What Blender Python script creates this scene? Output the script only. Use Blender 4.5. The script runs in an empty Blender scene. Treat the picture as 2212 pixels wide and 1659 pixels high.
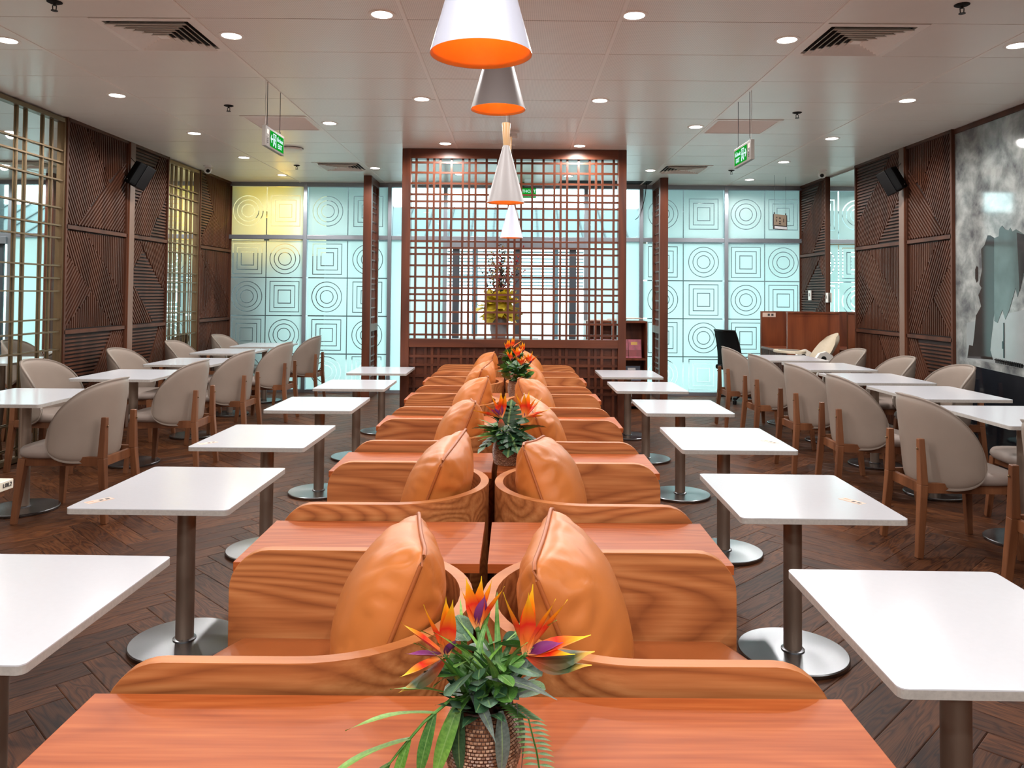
import bpy, bmesh, math, random
from mathutils import Vector, Matrix, noise as mnoise
random.seed(7)
PI = math.pi
R = math.radians
S = bpy.context.scene
C = S.collection

# ------------------------------------------------------------------ camera
F = 1690.0; VPX, HZY = 1113.0, 635.0
PITCH = R(1.5); ROLL = R(0.45); EYE = 1.45
PPY = HZY - F * math.tan(PITCH)
cam_d = bpy.data.cameras.new('camera')
cam = bpy.data.objects.new('camera', cam_d); C.objects.link(cam)
cam_d.sensor_fit = 'HORIZONTAL'; cam_d.sensor_width = 36.0
cam_d.lens = F / 2212.0 * 36.0
cam_d.shift_x = (1106.0 - VPX) / 2212.0
cam_d.shift_y = (PPY - 829.5) / 2212.0
cam_d.clip_start = 0.05; cam_d.clip_end = 200
cam.matrix_world = Matrix.Translation((0, 0, EYE)) @ Matrix.Rotation(R(90) + PITCH, 4, 'X') @ Matrix.Rotation(ROLL, 4, 'Z')
S.camera = cam

# ------------------------------------------------------------------ world and exposure
S.view_settings.view_transform = 'Standard'
S.view_settings.look = 'None'
S.view_settings.gamma = 1.0
S.view_settings.use_curve_mapping = False
S.view_settings.exposure = 0.88
W = bpy.data.worlds.new('overcast_sky'); S.world = W; W.use_nodes = True
W.node_tree.nodes['Background'].inputs[0].default_value = (0.80, 0.97, 1.0, 1)
W.node_tree.nodes['Background'].inputs[1].default_value = 4.7
DOWNLIGHT_W = 40.0
PENDANT_W = 0.55

# pixel (2212 x 1659 frame) to a point on a plane of the room
def ray(x, y):
    a = (x - VPX) / F; b = -(y - PPY) / F
    c, s = math.cos(ROLL), math.sin(ROLL)
    r = a * c - b * s; u = a * s + b * c
    cp, sp = math.cos(PITCH), math.sin(PITCH)
    return (r, cp - u * sp, sp + u * cp)
def atZ(x, y, Z):
    d = ray(x, y); t = (Z - EYE) / d[2]; return Vector((d[0] * t, d[1] * t, Z))
def atY(x, y, Y):
    d = ray(x, y); t = Y / d[1]; return Vector((d[0] * t, Y, EYE + d[2] * t))
def atX(x, y, X):
    d = ray(x, y); t = X / d[0]; return Vector((X, d[1] * t, EYE + d[2] * t))

# ------------------------------------------------------------------ materials
def lin(c):
    return tuple(((v / 255.0) / 12.92 if v / 255.0 <= 0.04045 else ((v / 255.0 + 0.055) / 1.055) ** 2.4) for v in c) + (1.0,)
class NT:
    def __init__(s, name):
        s.m = bpy.data.materials.new(name); s.m.use_nodes = True
        s.t = s.m.node_tree; s.t.nodes.clear()
        s.out = s.n('ShaderNodeOutputMaterial')
    def n(s, typ, **kw):
        nd = s.t.nodes.new(typ)
        for k, v in kw.items():
            if k.startswith('i_'):
                key = k[2:].replace('_', ' ')
                nd.inputs[key].default_value = v
            else: setattr(nd, k, v)
        return nd
    def l(s, a, b): s.t.links.new(a, b)
    def ramp(s, fac, stops):
        r = s.n('ShaderNodeValToRGB'); e = r.color_ramp.elements
        while len(e) < len(stops): e.new(0.5)
        for i, (p, c) in enumerate(stops): e[i].position = p; e[i].color = c
        s.l(fac, r.inputs[0]); return r.outputs[0]
    def math(s, op, a, b=None, clamp=False):
        m = s.n('ShaderNodeMath', operation=op, use_clamp=clamp)
        for i, v in enumerate((a, b)):
            if v is None: continue
            if isinstance(v, (int, float)): m.inputs[i].default_value = v
            else: s.l(v, m.inputs[i])
        return m.outputs[0]
    def mix(s, fac, a, b, blend='MIX'):
        m = s.n('ShaderNodeMix', data_type='RGBA', blend_type=blend)
        for v, i in ((fac, 0), (a, 6), (b, 7)):
            if isinstance(v, (int, float)): m.inputs[i].default_value = v
            elif isinstance(v, tuple): m.inputs[i].default_value = v
            else: s.l(v, m.inputs[i])
        return m.outputs[2]
    def bsdf(s, color=None, rough=0.5, metal=0.0, spec=0.5, **kw):
        b = s.n('ShaderNodeBsdfPrincipled')
        b.inputs['Roughness'].default_value = rough if isinstance(rough, (int, float)) else 0.5
        if not isinstance(rough, (int, float)): s.l(rough, b.inputs['Roughness'])
        b.inputs['Metallic'].default_value = metal; b.inputs['Specular IOR Level'].default_value = spec
        if isinstance(color, tuple): b.inputs['Base Color'].default_value = color
        elif color is not None: s.l(color, b.inputs['Base Color'])
        for k, v in kw.items():
            key = k.replace('_', ' ')
            if isinstance(v, (int, float, tuple)): b.inputs[key].default_value = v
            else: s.l(v, b.inputs[key])
        s.b = b; return b
    def fin(s, sh=None):
        s.l((sh or s.b).outputs[0], s.out.inputs[0]); return s.m
    def bump(s, h, strength=0.2, dist=0.01):
        bp = s.n('ShaderNodeBump'); bp.inputs['Strength'].default_value = strength; bp.inputs['Distance'].default_value = dist
        s.l(h, bp.inputs['Height']); s.l(bp.outputs[0], s.b.inputs['Normal'])
    def coord(s, scale=(1, 1, 1), rnd=True, uv=False, rot=(0, 0, 0)):
        tc = s.n('ShaderNodeTexCoord'); mp = s.n('ShaderNodeMapping')
        mp.inputs['Scale'].default_value = scale; mp.inputs['Rotation'].default_value = rot
        v = tc.outputs['UV' if uv else 'Object']
        if rnd:
            oi = s.n('ShaderNodeObjectInfo'); ad = s.n('ShaderNodeVectorMath', operation='ADD')
            mu = s.math('MULTIPLY', oi.outputs['Random'], 7.0)
            s.l(v, ad.inputs[0]); s.l(mu, ad.inputs[1]); v = ad.outputs[0]
        s.l(v, mp.inputs[0]); return mp.outputs[0]
M = {}
def plain(name, rgb, rough=0.5, metal=0.0, spec=0.5, noise_amt=0.06, nscale=30, bump=0.0, **kw):
    t = NT(name); co = t.coord()
    nz = t.n('ShaderNodeTexNoise', i_Scale=nscale, i_Detail=3.0); t.l(co, nz.inputs['Vector'])
    c = lin(rgb); k = 1 - noise_amt
    col = t.ramp(nz.outputs[0], [(0.3, (c[0] * k, c[1] * k, c[2] * k, 1)), (0.7, c)])
    t.bsdf(col, rough, metal, spec, **kw)
    if bump: t.bump(nz.outputs[0], bump, 0.002)
    M[name] = t.fin(); return M[name]
def wood(name, dark, mid, light, grain='X', ring=5.0, rough=0.42, fine=1.0, spec=0.4, rw=.55):
    t = NT(name)
    st = {'X': (0.16, 1, 1), 'Y': (1, 0.16, 1), 'Z': (1, 1, 0.16)}[grain]
    co = t.coord(scale=st)
    nz = t.n('ShaderNodeTexNoise', i_Scale=2.6, i_Detail=2.0, i_Roughness=0.45); t.l(co, nz.inputs['Vector'])
    rings = t.math('FRACT', t.math('MULTIPLY', nz.outputs[0], ring * 2.6))
    tri = t.math('ABSOLUTE', t.math('SUBTRACT', t.math('MULTIPLY', rings, 2.0), 1.0))
    st2 = {'X': (0.04, 1, 1), 'Y': (1, 0.04, 1), 'Z': (1, 1, 0.04)}[grain]
    co2 = t.coord(scale=st2)
    fb = t.n('ShaderNodeTexNoise', i_Scale=90.0, i_Detail=3.0); t.l(co2, fb.inputs['Vector'])
    bg = t.n('ShaderNodeTexNoise', i_Scale=1.1, i_Detail=1.0); t.l(co, bg.inputs['Vector'])
    f = t.math('ADD', t.math('MULTIPLY', t.math('POWER', tri, 1.6), rw), t.math('MULTIPLY', fb.outputs[0], (1 - rw) * fine))
    col = t.ramp(f, [(0.12, lin(light)), (0.45, lin(mid)), (0.95, lin(dark))])
    col = t.mix(t.math('MULTIPLY', bg.outputs[0], 0.35), col, lin(dark))
    t.bsdf(col, rough, 0, spec); t.bump(fb.outputs[0], 0.06, 0.002)
    M[name] = t.fin(); return M[name]

wood('booth_wood', (112, 56, 26), (178, 110, 62), (208, 142, 88), 'X', ring=12.0, rw=.42)
wood('booth_rim', (160, 92, 50), (184, 116, 66), (200, 132, 80), 'X', ring=3.0, spec=0.2)
wood('console_wood', (128, 56, 22), (170, 88, 44), (192, 110, 60), 'X', ring=11.0, rough=0.42, spec=0.15, rw=.22)
wood('screen_wood', (66, 31, 17), (88, 43, 24), (106, 55, 32), 'Z', ring=2.0, rough=0.4)
wood('screen_wood_h', (66, 31, 17), (88, 43, 24), (106, 55, 32), 'X', ring=2.0, rough=0.4)
wood('chair_wood', (82, 47, 27), (114, 70, 43), (136, 88, 58), 'Z', ring=2.0)
wood('desk_wood', (78, 34, 16), (112, 54, 27), (132, 68, 36), 'Z', ring=2.6)
wood('neck_wood', (150, 112, 72), (180, 140, 96), (198, 160, 116), 'Z', ring=2.0)
wood('slat_wood', (56, 32, 22), (74, 43, 30), (90, 54, 38), 'Z', ring=1.2, rough=0.5, spec=0.2)
wood('post_wood_face', (92, 68, 56), (110, 84, 70), (122, 96, 82), 'Z', ring=1.2, rough=0.5)
wood('post_wood', (74, 38, 22), (98, 54, 32), (112, 64, 40), 'Z', ring=1.6, rough=0.45)
plain('slat_back', (38, 24, 20), 0.7)
plain('white_top', (208, 210, 216), 0.16, spec=0.5, noise_amt=0.02, nscale=60)
plain('cream_top', (232, 226, 208), 0.3, noise_amt=0.05, nscale=80)
plain('top_edge', (176, 170, 164), 0.6, noise_amt=0.18, nscale=90)
plain('steel', (138, 140, 143), 0.27, 1.0, noise_amt=0.05, nscale=8, Anisotropic=0.5)
plain('pole_metal', (150, 132, 118), 0.42, 0.7, noise_amt=0.05, nscale=8)
plain('dark_rubber', (22, 20, 20), 0.7)
plain('seat_leather', (168, 94, 48), 0.40, spec=0.45, noise_amt=0.08, nscale=14, bump=0.1)
plain('tan_leather', (198, 117, 56), 0.40, spec=0.4, noise_amt=0.12, nscale=9, bump=0.06)
plain('tan_piping', (168, 92, 44), 0.45, noise_amt=0.1)
plain('taupe_leather', (141, 127, 116), 0.5, spec=0.4, noise_amt=0.06, nscale=9, bump=0.08)
plain('seat_taupe', (146, 132, 124), 0.5, spec=0.4, noise_amt=0.06, nscale=9, bump=0.08)
plain('ceiling_paint', (232, 224, 214), 0.30, spec=0.55, noise_amt=0.03, nscale=3)
plain('ceiling_trim', (236, 226, 216), 0.35, noise_amt=0.03)
plain('ceiling_gap', (96, 84, 74), 0.8)
plain('grille_white', (236, 228, 218), 0.45, noise_amt=0.03)
plain('duct_black', (8, 7, 7), 0.9)
plain('aluminium', (150, 156, 164), 0.38, 0.75, noise_amt=0.04)
plain('brass', (122, 100, 74), 0.38, 0.8, noise_amt=0.06)
plain('black_plastic', (7, 7, 8), 0.5, spec=0.25)
plain('black_mesh', (9, 10, 11), 0.8, spec=0.2, noise_amt=0.4, nscale=300)
plain('white_plastic', (226, 222, 216), 0.4)
plain('grey_plastic', (116, 108, 100), 0.45)
plain('cream_leather', (190, 176, 154), 0.5)
plain('chrome', (200, 200, 205), 0.12, 1.0)
plain('concrete', (150, 152, 152), 0.8, noise_amt=0.15, nscale=2)
plain('outside_grey', (40, 45, 48), 0.7, noise_amt=0.12, nscale=2)
plain('outside_column', (62, 68, 76), 0.6, noise_amt=0.06)
plain('louver_white', (92, 104, 110), 0.6)
plain('louver_rail', (120, 92, 68), 0.6)
plain('roof_sheet', (66, 80, 84), 0.6)
plain('wall_paint', (214, 208, 200), 0.7)
plain('base_floor', (70, 48, 38), 0.6)
plain('pole_black', (10, 10, 11), 0.5)
plain('sticker_paper', (214, 190, 174), 0.5, noise_amt=0.02)
plain('sticker_ink', (206, 150, 116), 0.5)
plain('dark_ink', (60, 56, 56), 0.5)
plain('navy_print', (26, 40, 78), 0.4, noise_amt=0.35, nscale=20)
plain('white_print', (226, 226, 230), 0.4, noise_amt=0.1)
plain('pink_print', (196, 88, 110), 0.4, noise_amt=0.4, nscale=18)
plain('red_print', (150, 40, 48), 0.4, noise_amt=0.3, nscale=18)
plain('gold_print', (226, 170, 70), 0.4)
plain('magazine_paper', (210, 190, 176), 0.5, noise_amt=0.2, nscale=40)
plain('cardboard', (134, 86, 56), 0.7)
plain('grey_ceramic', (150, 150, 154), 0.4)
plain('yellow_tissue', (214, 190, 40), 0.6, noise_amt=0.3, nscale=12)
plain('twig', (44, 30, 24), 0.7)
plain('red_blossom', (168, 44, 46), 0.5)
plain('tan_blossom', (160, 130, 60), 0.5)
plain('sign_bronze', (166, 146, 126), 0.35, 0.3)
plain('sign_dark', (48, 40, 38), 0.5)
plain('green_back', (70, 120, 84), 0.5)

def leafmat(name, a, b, rough=0.42):
    t = NT(name); tc = t.n('ShaderNodeTexCoord'); sp = t.n('ShaderNodeSeparateXYZ'); t.l(tc.outputs['UV'], sp.inputs[0])
    co = t.coord(); nz = t.n('ShaderNodeTexNoise', i_Scale=25.0, i_Detail=2.0); t.l(co, nz.inputs['Vector'])
    f = t.math('ADD', t.math('MULTIPLY', nz.outputs[0], 0.7), t.math('MULTIPLY', sp.outputs[1], 0.3))
    col = t.ramp(f, [(0.25, lin(a)), (0.75, lin(b))])
    ab = t.math('ABSOLUTE', t.math('SUBTRACT', sp.outputs[0], 0.5))
    vein = t.math('LESS_THAN', ab, 0.035)
    col = t.mix(t.math('MULTIPLY', vein, 0.45), col, lin((150, 180, 110)))
    t.bsdf(col, rough, 0, 0.4); M[name] = t.fin()
leafmat('leaf_green', (44, 92, 36), (98, 146, 66))
leafmat('leaf_bright', (70, 124, 40), (132, 176, 76))
leafmat('leaf_blue', (56, 90, 70), (112, 144, 116))
leafmat('leaf_dark', (26, 56, 38), (62, 100, 68))
leafmat('leaf_grey', (70, 84, 78), (112, 122, 116))
def petalmat(name, stops):
    t = NT(name); tc = t.n('ShaderNodeTexCoord'); sp = t.n('ShaderNodeSeparateXYZ'); t.l(tc.outputs['UV'], sp.inputs[0])
    t.bsdf(t.ramp(sp.outputs[1], stops), 0.45, 0, 0.3); M[name] = t.fin()
petalmat('petal_flame', [(0.0, lin((245, 190, 140))), (0.2, lin((246, 140, 60))), (0.48, lin((228, 44, 30))), (0.74, lin((250, 150, 20))), (1.0, lin((252, 216, 50)))])
petalmat('petal_purple', [(0.0, lin((96, 30, 70))), (0.6, lin((128, 52, 118))), (1.0, lin((150, 70, 130)))])
petalmat('bract', [(0.0, lin((196, 60, 36))), (0.35, lin((110, 70, 40))), (0.7, lin((52, 74, 46))), (1.0, lin((240, 180, 60)))])

def weave_material():
    t = NT('weave'); oi = t.n('ShaderNodeNewGeometry')
    col = t.ramp(oi.outputs['Random Per Island'], [(0.0, lin((104, 64, 42))), (0.5, lin((150, 104, 76))), (1.0, lin((188, 148, 120)))])
    t.bsdf(col, 0.35, 0, 0.5); M['weave'] = t.fin()
    plain('weave_core', (66, 34, 20), 0.6)
weave_material()

def plank_material():
    t = NT('floor_plank')
    at = t.n('ShaderNodeAttribute', attribute_name='rnd')
    tc = t.n('ShaderNodeTexCoord'); sc = t.n('ShaderNodeVectorMath', operation='MULTIPLY'); sc.inputs[1].default_value = (1.3, 9.0, 1)
    t.l(tc.outputs['UV'], sc.inputs[0])
    off = t.n('ShaderNodeVectorMath', operation='ADD'); t.l(sc.outputs[0], off.inputs[0])
    cb = t.n('ShaderNodeCombineXYZ'); t.l(t.math('MULTIPLY', at.outputs['Fac'], 37.0), cb.inputs[0]); t.l(t.math('MULTIPLY', at.outputs['Fac'], 91.0), cb.inputs[1])
    t.l(cb.outputs[0], off.inputs[1])
    nz = t.n('ShaderNodeTexNoise', i_Scale=1.6, i_Detail=2.0, i_Distortion=0.6); t.l(off.outputs[0], nz.inputs['Vector'])
    rg = t.math('FRACT', t.math('MULTIPLY', nz.outputs[0], 9.0))
    tri = t.math('ABSOLUTE', t.math('SUBTRACT', t.math('MULTIPLY', rg, 2.0), 1.0))
    sc2 = t.n('ShaderNodeVectorMath', operation='MULTIPLY'); sc2.inputs[1].default_value = (1.0, 16.0, 1); t.l(off.outputs[0], sc2.inputs[0])
    fb = t.n('ShaderNodeTexNoise', i_Scale=3.0, i_Detail=4.0); t.l(sc2.outputs[0], fb.inputs['Vector'])
    f = t.math('ADD', t.math('MULTIPLY', t.math('POWER', tri, 2.0), 0.35), t.math('MULTIPLY', fb.outputs[0], 0.75))
    col = t.ramp(f, [(0.2, lin((114, 73, 44))), (0.5, lin((82, 48, 29))), (0.85, lin((42, 24, 17)))])
    shade = t.ramp(at.outputs['Fac'], [(0.0, (0.62, 0.58, 0.6, 1)), (0.5, (0.95, 0.92, 0.9, 1)), (1.0, (1.25, 1.15, 1.0, 1))])
    col = t.mix(1.0, col, shade, 'MULTIPLY')
    t.bsdf(col, 0.46, 0, 0.15); t.bump(fb.outputs[0], 0.08, 0.002)
    M['floor_plank'] = t.fin()
plank_material()

def perforated():
    t = NT('ceiling_perforated'); tc = t.n('ShaderNodeTexCoord')
    sc = t.n('ShaderNodeVectorMath', operation='SCALE'); sc.inputs['Scale'].default_value = 2 * PI / 0.011; t.l(tc.outputs['Object'], sc.inputs[0])
    sp = t.n('ShaderNodeSeparateXYZ'); t.l(sc.outputs[0], sp.inputs[0])
    d = t.math('ADD', t.math('COSINE', sp.outputs[0]), t.math('COSINE', sp.outputs[1]))
    hole = t.math('GREATER_THAN', d, 1.1)
    t.bsdf(t.mix(t.math('MULTIPLY', hole, 0.6), lin((232, 221, 210)), lin((146, 130, 120))), 0.32, 0, 0.5)
    M['ceiling_perforated'] = t.fin()
perforated()

def glass_and_film():
    t = NT('thin_glass')
    tr = t.n('ShaderNodeBsdfTransparent'); tr.inputs[0].default_value = (0.90, 0.985, 0.975, 1)
    gl = t.n('ShaderNodeBsdfGlossy'); gl.inputs['Roughness'].default_value = 0.02
    lw = t.n('ShaderNodeFresnel'); lw.inputs[0].default_value = 1.35
    mx = t.n('ShaderNodeMixShader'); t.l(lw.outputs[0], mx.inputs[0]); t.l(tr.outputs[0], mx.inputs[1]); t.l(gl.outputs[0], mx.inputs[2])
    M['thin_glass'] = t.fin(mx)
    t = NT('frosted_film'); co = t.coord(scale=(1, 1, 1), rnd=False)
    nz = t.n('ShaderNodeTexNoise', i_Scale=1.2); t.l(co, nz.inputs['Vector'])
    tl = t.n('ShaderNodeBsdfTranslucent'); t.l(t.ramp(nz.outputs[0], [(0.3, (0.67, 0.83, 0.81, 1)), (0.7, (0.71, 0.86, 0.84, 1))]), tl.inputs[0])
    df = t.n('ShaderNodeBsdfDiffuse'); df.inputs[0].default_value = (0.7, 0.76, 0.76, 1)
    mx = t.n('ShaderNodeMixShader'); mx.inputs[0].default_value = 0.22; t.l(tl.outputs[0], mx.inputs[1]); t.l(df.outputs[0], mx.inputs[2])
    M['frosted_film'] = t.fin(mx)
    t = NT('mirror'); t.bsdf((0.80, 0.85, 0.83, 1), 0.015, 1.0); M['mirror'] = t.fin()
    t = NT('clear_cable'); t.bsdf((0.5, 0.48, 0.45, 1), 0.5); M['clear_cable'] = t.fin()
glass_and_film()

def emit(name, col, strength):
    t = NT(name); e = t.n('ShaderNodeEmission'); e.inputs[0].default_value = col; e.inputs[1].default_value = strength
    M[name] = t.fin(e)
emit('lamp_white', (1.0, 0.97, 0.93, 1), 14.0)
emit('sign_green', lin((16, 140, 36)), 0.7)
emit('sign_white', (0.72, 0.95, 1.0, 1), 0.62)
plain('cone_grey', (160, 156, 156), 0.42, spec=0.3, noise_amt=0.03, nscale=6)  # shaded tone of the white pendant finish, put into the colour
plain('cone_lit', (196, 200, 216), 0.34, spec=0.5, noise_amt=0.03, nscale=6)  # lit tone of the same pendant finish, put into the colour
plain('cone_gold', (248, 172, 74), 0.42, 0.2, noise_amt=0.05)

# ------------------------------------------------------------------ mesh helpers
class MB:
    def __init__(s): s.v = []; s.f = []; s.uv = None
    def add(s, vs, fs):
        o = len(s.v); s.v += [tuple(v) for v in vs]; s.f += [tuple(i + o for i in f) for f in fs]; return s
    def box(s, x0, x1, y0, y1, z0, z1, mat=None):
        vs = [(x0, y0, z0), (x1, y0, z0), (x1, y1, z0), (x0, y1, z0), (x0, y0, z1), (x1, y0, z1), (x1, y1, z1), (x0, y1, z1)]
        if mat: vs = [mat @ Vector(v) for v in vs]
        return s.add(vs, [(0, 3, 2, 1), (4, 5, 6, 7), (0, 1, 5, 4), (1, 2, 6, 5), (2, 3, 7, 6), (3, 0, 4, 7)])
    def bar(s, p, q, w, h=None, up=(0, 0, 1), w2=None, h2=None):
        h = h or w; w2 = w2 or w; h2 = h2 or h
        p = Vector(p); q = Vector(q); d = (q - p).normalized(); u = Vector(up)
        if abs(d.dot(u)) > 0.98: u = Vector((0, 1, 0))
        a = d.cross(u).normalized(); b = a.cross(d).normalized()
        vs = []
        for c, ww, hh in ((p, w, h), (q, w2, h2)):
            for i, j in ((-1, -1), (1, -1), (1, 1), (-1, 1)): vs.append(c + a * i * ww / 2 + b * j * hh / 2)
        return s.add(vs, [(0, 1, 2, 3), (7, 6, 5, 4), (0, 4, 5, 1), (1, 5, 6, 2), (2, 6, 7, 3), (3, 7, 4, 0)])
    def lathe(s, prof, n=32, cx=0, cy=0, cap=True):
        o = len(s.v); k = len(prof)
        for i in range(n):
            a = 2 * PI * i / n
            for r, z in prof: s.v.append((cx + r * math.cos(a), cy + r * math.sin(a), z))
        for i in range(n):
            j = (i + 1) % n
            for m in range(k - 1): s.f.append((o + i * k + m, o + j * k + m, o + j * k + m + 1, o + i * k + m + 1))
        if cap:
            s.f.append(tuple(o + i * k for i in range(n))[::-1]); s.f.append(tuple(o + i * k + k - 1 for i in range(n)))
        return s
    def tube(s, pts, r, n=8, r2=None):
        pts = [Vector(p) for p in pts]; o = len(s.v); m = len(pts); r2 = r if r2 is None else r2
        for i, p in enumerate(pts):
            d = (pts[min(i + 1, m - 1)] - pts[max(i - 1, 0)]).normalized()
            u = Vector((0, 0, 1)) if abs(d.z) < 0.9 else Vector((1, 0, 0))
            a = d.cross(u).normalized(); b = a.cross(d); rr = r + (r2 - r) * i / max(1, m - 1)
            for k in range(n):
                t = 2 * PI * k / n; s.v.append(tuple(p + a * math.cos(t) * rr + b * math.sin(t) * rr))
        for i in range(m - 1):
            for k in range(n):
                k2 = (k + 1) % n; s.f.append((o + i * n + k, o + i * n + k2, o + (i + 1) * n + k2, o + (i + 1) * n + k))
        s.f.append(tuple(o + k for k in range(n))[::-1]); s.f.append(tuple(o + (m - 1) * n + k for k in range(n)))
        return s
    def prism(s, poly, z0, z1, mat=None):
        n = len(poly); vs = [(x, y, z0) for x, y in poly] + [(x, y, z1) for x, y in poly]
        if mat: vs = [mat @ Vector(v) for v in vs]
        return s.add(vs, [tuple(range(n))[::-1], tuple(range(n, 2 * n))] + [(i, (i + 1) % n, n + (i + 1) % n, n + i) for i in range(n)])
    def ball(s, c, r, n=12, m=8, sc=(1, 1, 1)):
        prof = [(r * math.sin(PI * i / m) * sc[0], c[2] + r * math.cos(PI * (1 - i / m)) * sc[2]) for i in range(m + 1)]
        prof[0] = (0.0005, prof[0][1]); prof[-1] = (0.0005, prof[-1][1])
        return s.lathe(prof, n, c[0], c[1])
    def mesh(s, name):
        me = bpy.data.meshes.new(name); me.from_pydata(s.v, [], s.f)
        if s.uv:
            l = me.uv_layers.new(name='UVMap')
            for lp in me.loops: l.data[lp.index].uv = s.uv[lp.vertex_index]
        me.update(); return me
    def build(s, name, mat, parent=None, smooth=0, bevel=0, kind=None, label=None, fix=True):
        me = s.mesh(name)
        if fix or bevel:
            bm = bmesh.new(); bm.from_mesh(me)
            if fix: bmesh.ops.recalc_face_normals(bm, faces=bm.faces)
            if bevel: bmesh.ops.bevel(bm, geom=[e for e in bm.edges if len(e.link_faces) == 2 and e.calc_face_angle(0) > 0.6], offset=bevel, segments=2, affect='EDGES', profile=0.6)
            bm.to_mesh(me); bm.free()
        me.materials.append(M[mat] if isinstance(mat, str) else mat)
        if smooth:
            me.shade_smooth()
            if smooth < 180: me.set_sharp_from_angle(angle=R(smooth))
        return link(name, me, parent, kind, label)
def link(name, me, parent=None, kind=None, label=None):
    o = bpy.data.objects.new(name, me); C.objects.link(o)
    if parent: o.parent = parent
    if kind: o['kind'] = kind
    if label: o['label'] = label
    return o
def tag(o, label, cat, group=None):
    o['label'] = label; o['category'] = cat
    if group: o['group'] = group
    return o
def thing(name, label, cat, loc=(0, 0, 0), rz=0.0, group=None):
    o = bpy.data.objects.new(name, None); C.objects.link(o); o.empty_display_size = 0.1
    o.location = loc; o.rotation_euler = (0, 0, rz)
    return tag(o, label, cat, group)
def struct(o): o['kind'] = 'structure'; return o
def copy_tree(o, parent=None):
    c = o.copy(); C.objects.link(c); c.parent = parent
    for ch in list(o.children): copy_tree(ch, c)
    return c
def dup(o, loc, rz, label, group=None):
    c = copy_tree(o); c.location = loc; c.rotation_euler = (0, 0, rz); c['label'] = label
    if group: c['group'] = group
    return c
def text_part(txt, size, mat, parent, mw, name='lettering', ext=0.0008, align='CENTER'):
    cu = bpy.data.curves.new(name, 'FONT'); cu.body = txt; cu.size = size; cu.align_x = align; cu.align_y = 'CENTER'; cu.extrude = ext
    cu.resolution_u = 3
    to = bpy.data.objects.new('tmp', cu); C.objects.link(to)
    dg = bpy.context.evaluated_depsgraph_get()
    me = bpy.data.meshes.new_from_object(to.evaluated_get(dg)); me.name = name
    bpy.data.objects.remove(to); me.transform(mw); me.materials.clear(); me.materials.append(M[mat])
    return link(name, me, parent)

# ------------------------------------------------------------------ room
CEIL = 3.05; WX = 4.2; BACK = 11.4; FRONT = -4.0

# floor ---------------------------------------------------------------
floor = struct(MB().box(-WX - .15, WX + .15, FRONT, BACK + .1, -0.12, -0.006).build('floor', 'base_floor'))
def make_floor():
    PW, n = 0.125, 6; L = PW * n; gap = 0.0009; bev = 0.0035; h = 0.006
    def plank_mesh(r, name='plank'):
        x, y = L / 2 - gap, PW / 2 - gap
        vs = [(-x, -y, -h), (x, -y, -h), (x, y, -h), (-x, y, -h), (-x, -y, -.0012), (x, -y, -.0012), (x, y, -.0012), (-x, y, -.0012),
              (-x + bev, -y + bev, 0), (x - bev, -y + bev, 0), (x - bev, y - bev, 0), (-x + bev, y - bev, 0)]
        fs = [(0, 1, 5, 4), (1, 2, 6, 5), (2, 3, 7, 6), (3, 0, 4, 7), (4, 5, 9, 8), (5, 6, 10, 9), (6, 7, 11, 10), (7, 4, 8, 11), (8, 9, 10, 11)]
        return vs, fs
    vs, fs = plank_mesh(0)
    variants = []
    for k in range(24):
        me = bpy.data.meshes.new('plank'); me.from_pydata(vs, [], fs)
        uv = me.uv_layers.new(name='UVMap')
        for lp in me.loops: uv.data[lp.index].uv = vs[lp.vertex_index][:2]
        a = me.attributes.new('rnd', 'FLOAT', 'POINT'); rv = random.random()
        for d in a.data: d.value = rv
        me.materials.append(M['floor_plank']); variants.append(me)
    c45 = math.sqrt(0.5); items = []
    for k in range(-30, 140):
        for m in range(-8, 9):
            for o in (0, 1):
                cx, cy = (n / 2, 0.5) if o == 0 else (0.5, 1 + n / 2)
                u = (cx + k + m * n) * PW; v = (cy + k - m * n) * PW
                X = (u - v) * c45; Y = (u + v) * c45
                if abs(X) > WX + .3 or Y < 0.6 or Y > BACK + .3: continue
                items.append((X + 0.0, Y, R(45) if o == 0 else R(135)))
    def score(it):
        X, Y, _ = it
        edge = abs(X) > WX - .35 or Y > BACK - .35 or Y < .9
        px = VPX + F * X / max(Y, .1); py = HZY + F * EYE / max(Y, .1)
        out = px < -120 or px > 2330 or py > 1800
        hid = -0.85 < X < 0.7 and Y < 8.6
        return (100 if edge else 0) + (50 if out else 0) + (30 if hid else 0) + math.hypot(X, Y)
    items.sort(key=score)
    for X, Y, a in items[:300]:
        o = link('plank', random.choice(variants), floor); o.location = (X, Y, 0); o.rotation_euler = (0, 0, a)
    V = []; FS = []; UV = []; RN = []
    for X, Y, a in items[300:]:
        rv = random.random(); b = len(V); ca, sa = math.cos(a), math.sin(a)
        for x, y, z in vs: V.append((X + x * ca - y * sa, Y + x * sa + y * ca, z)); UV.append((x, y)); RN.append(rv)
        FS += [tuple(i + b for i in f) for f in fs]
    me = bpy.data.meshes.new('more_planks'); me.from_pydata(V, [], FS)
    uv = me.uv_layers.new(name='UVMap')
    for lp in me.loops: uv.data[lp.index].uv = UV[lp.vertex_index]
    at = me.attributes.new('rnd', 'FLOAT', 'POINT')
    for i, d in enumerate(at.data): d.value = RN[i]
    bm = bmesh.new(); bm.from_mesh(me)
    for co, no in (((WX + .02, 0, 0), (1, 0, 0)), ((-WX - .02, 0, 0), (-1, 0, 0)), ((0, BACK + .02, 0), (0, 1, 0))):
        bmesh.ops.bisect_plane(bm, geom=bm.verts[:] + bm.edges[:] + bm.faces[:], plane_co=co, plane_no=no, clear_outer=True)
    bm.to_mesh(me); bm.free(); me.materials.append(M['floor_plank'])
    link('more_planks', me, floor, 'stuff')
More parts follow.
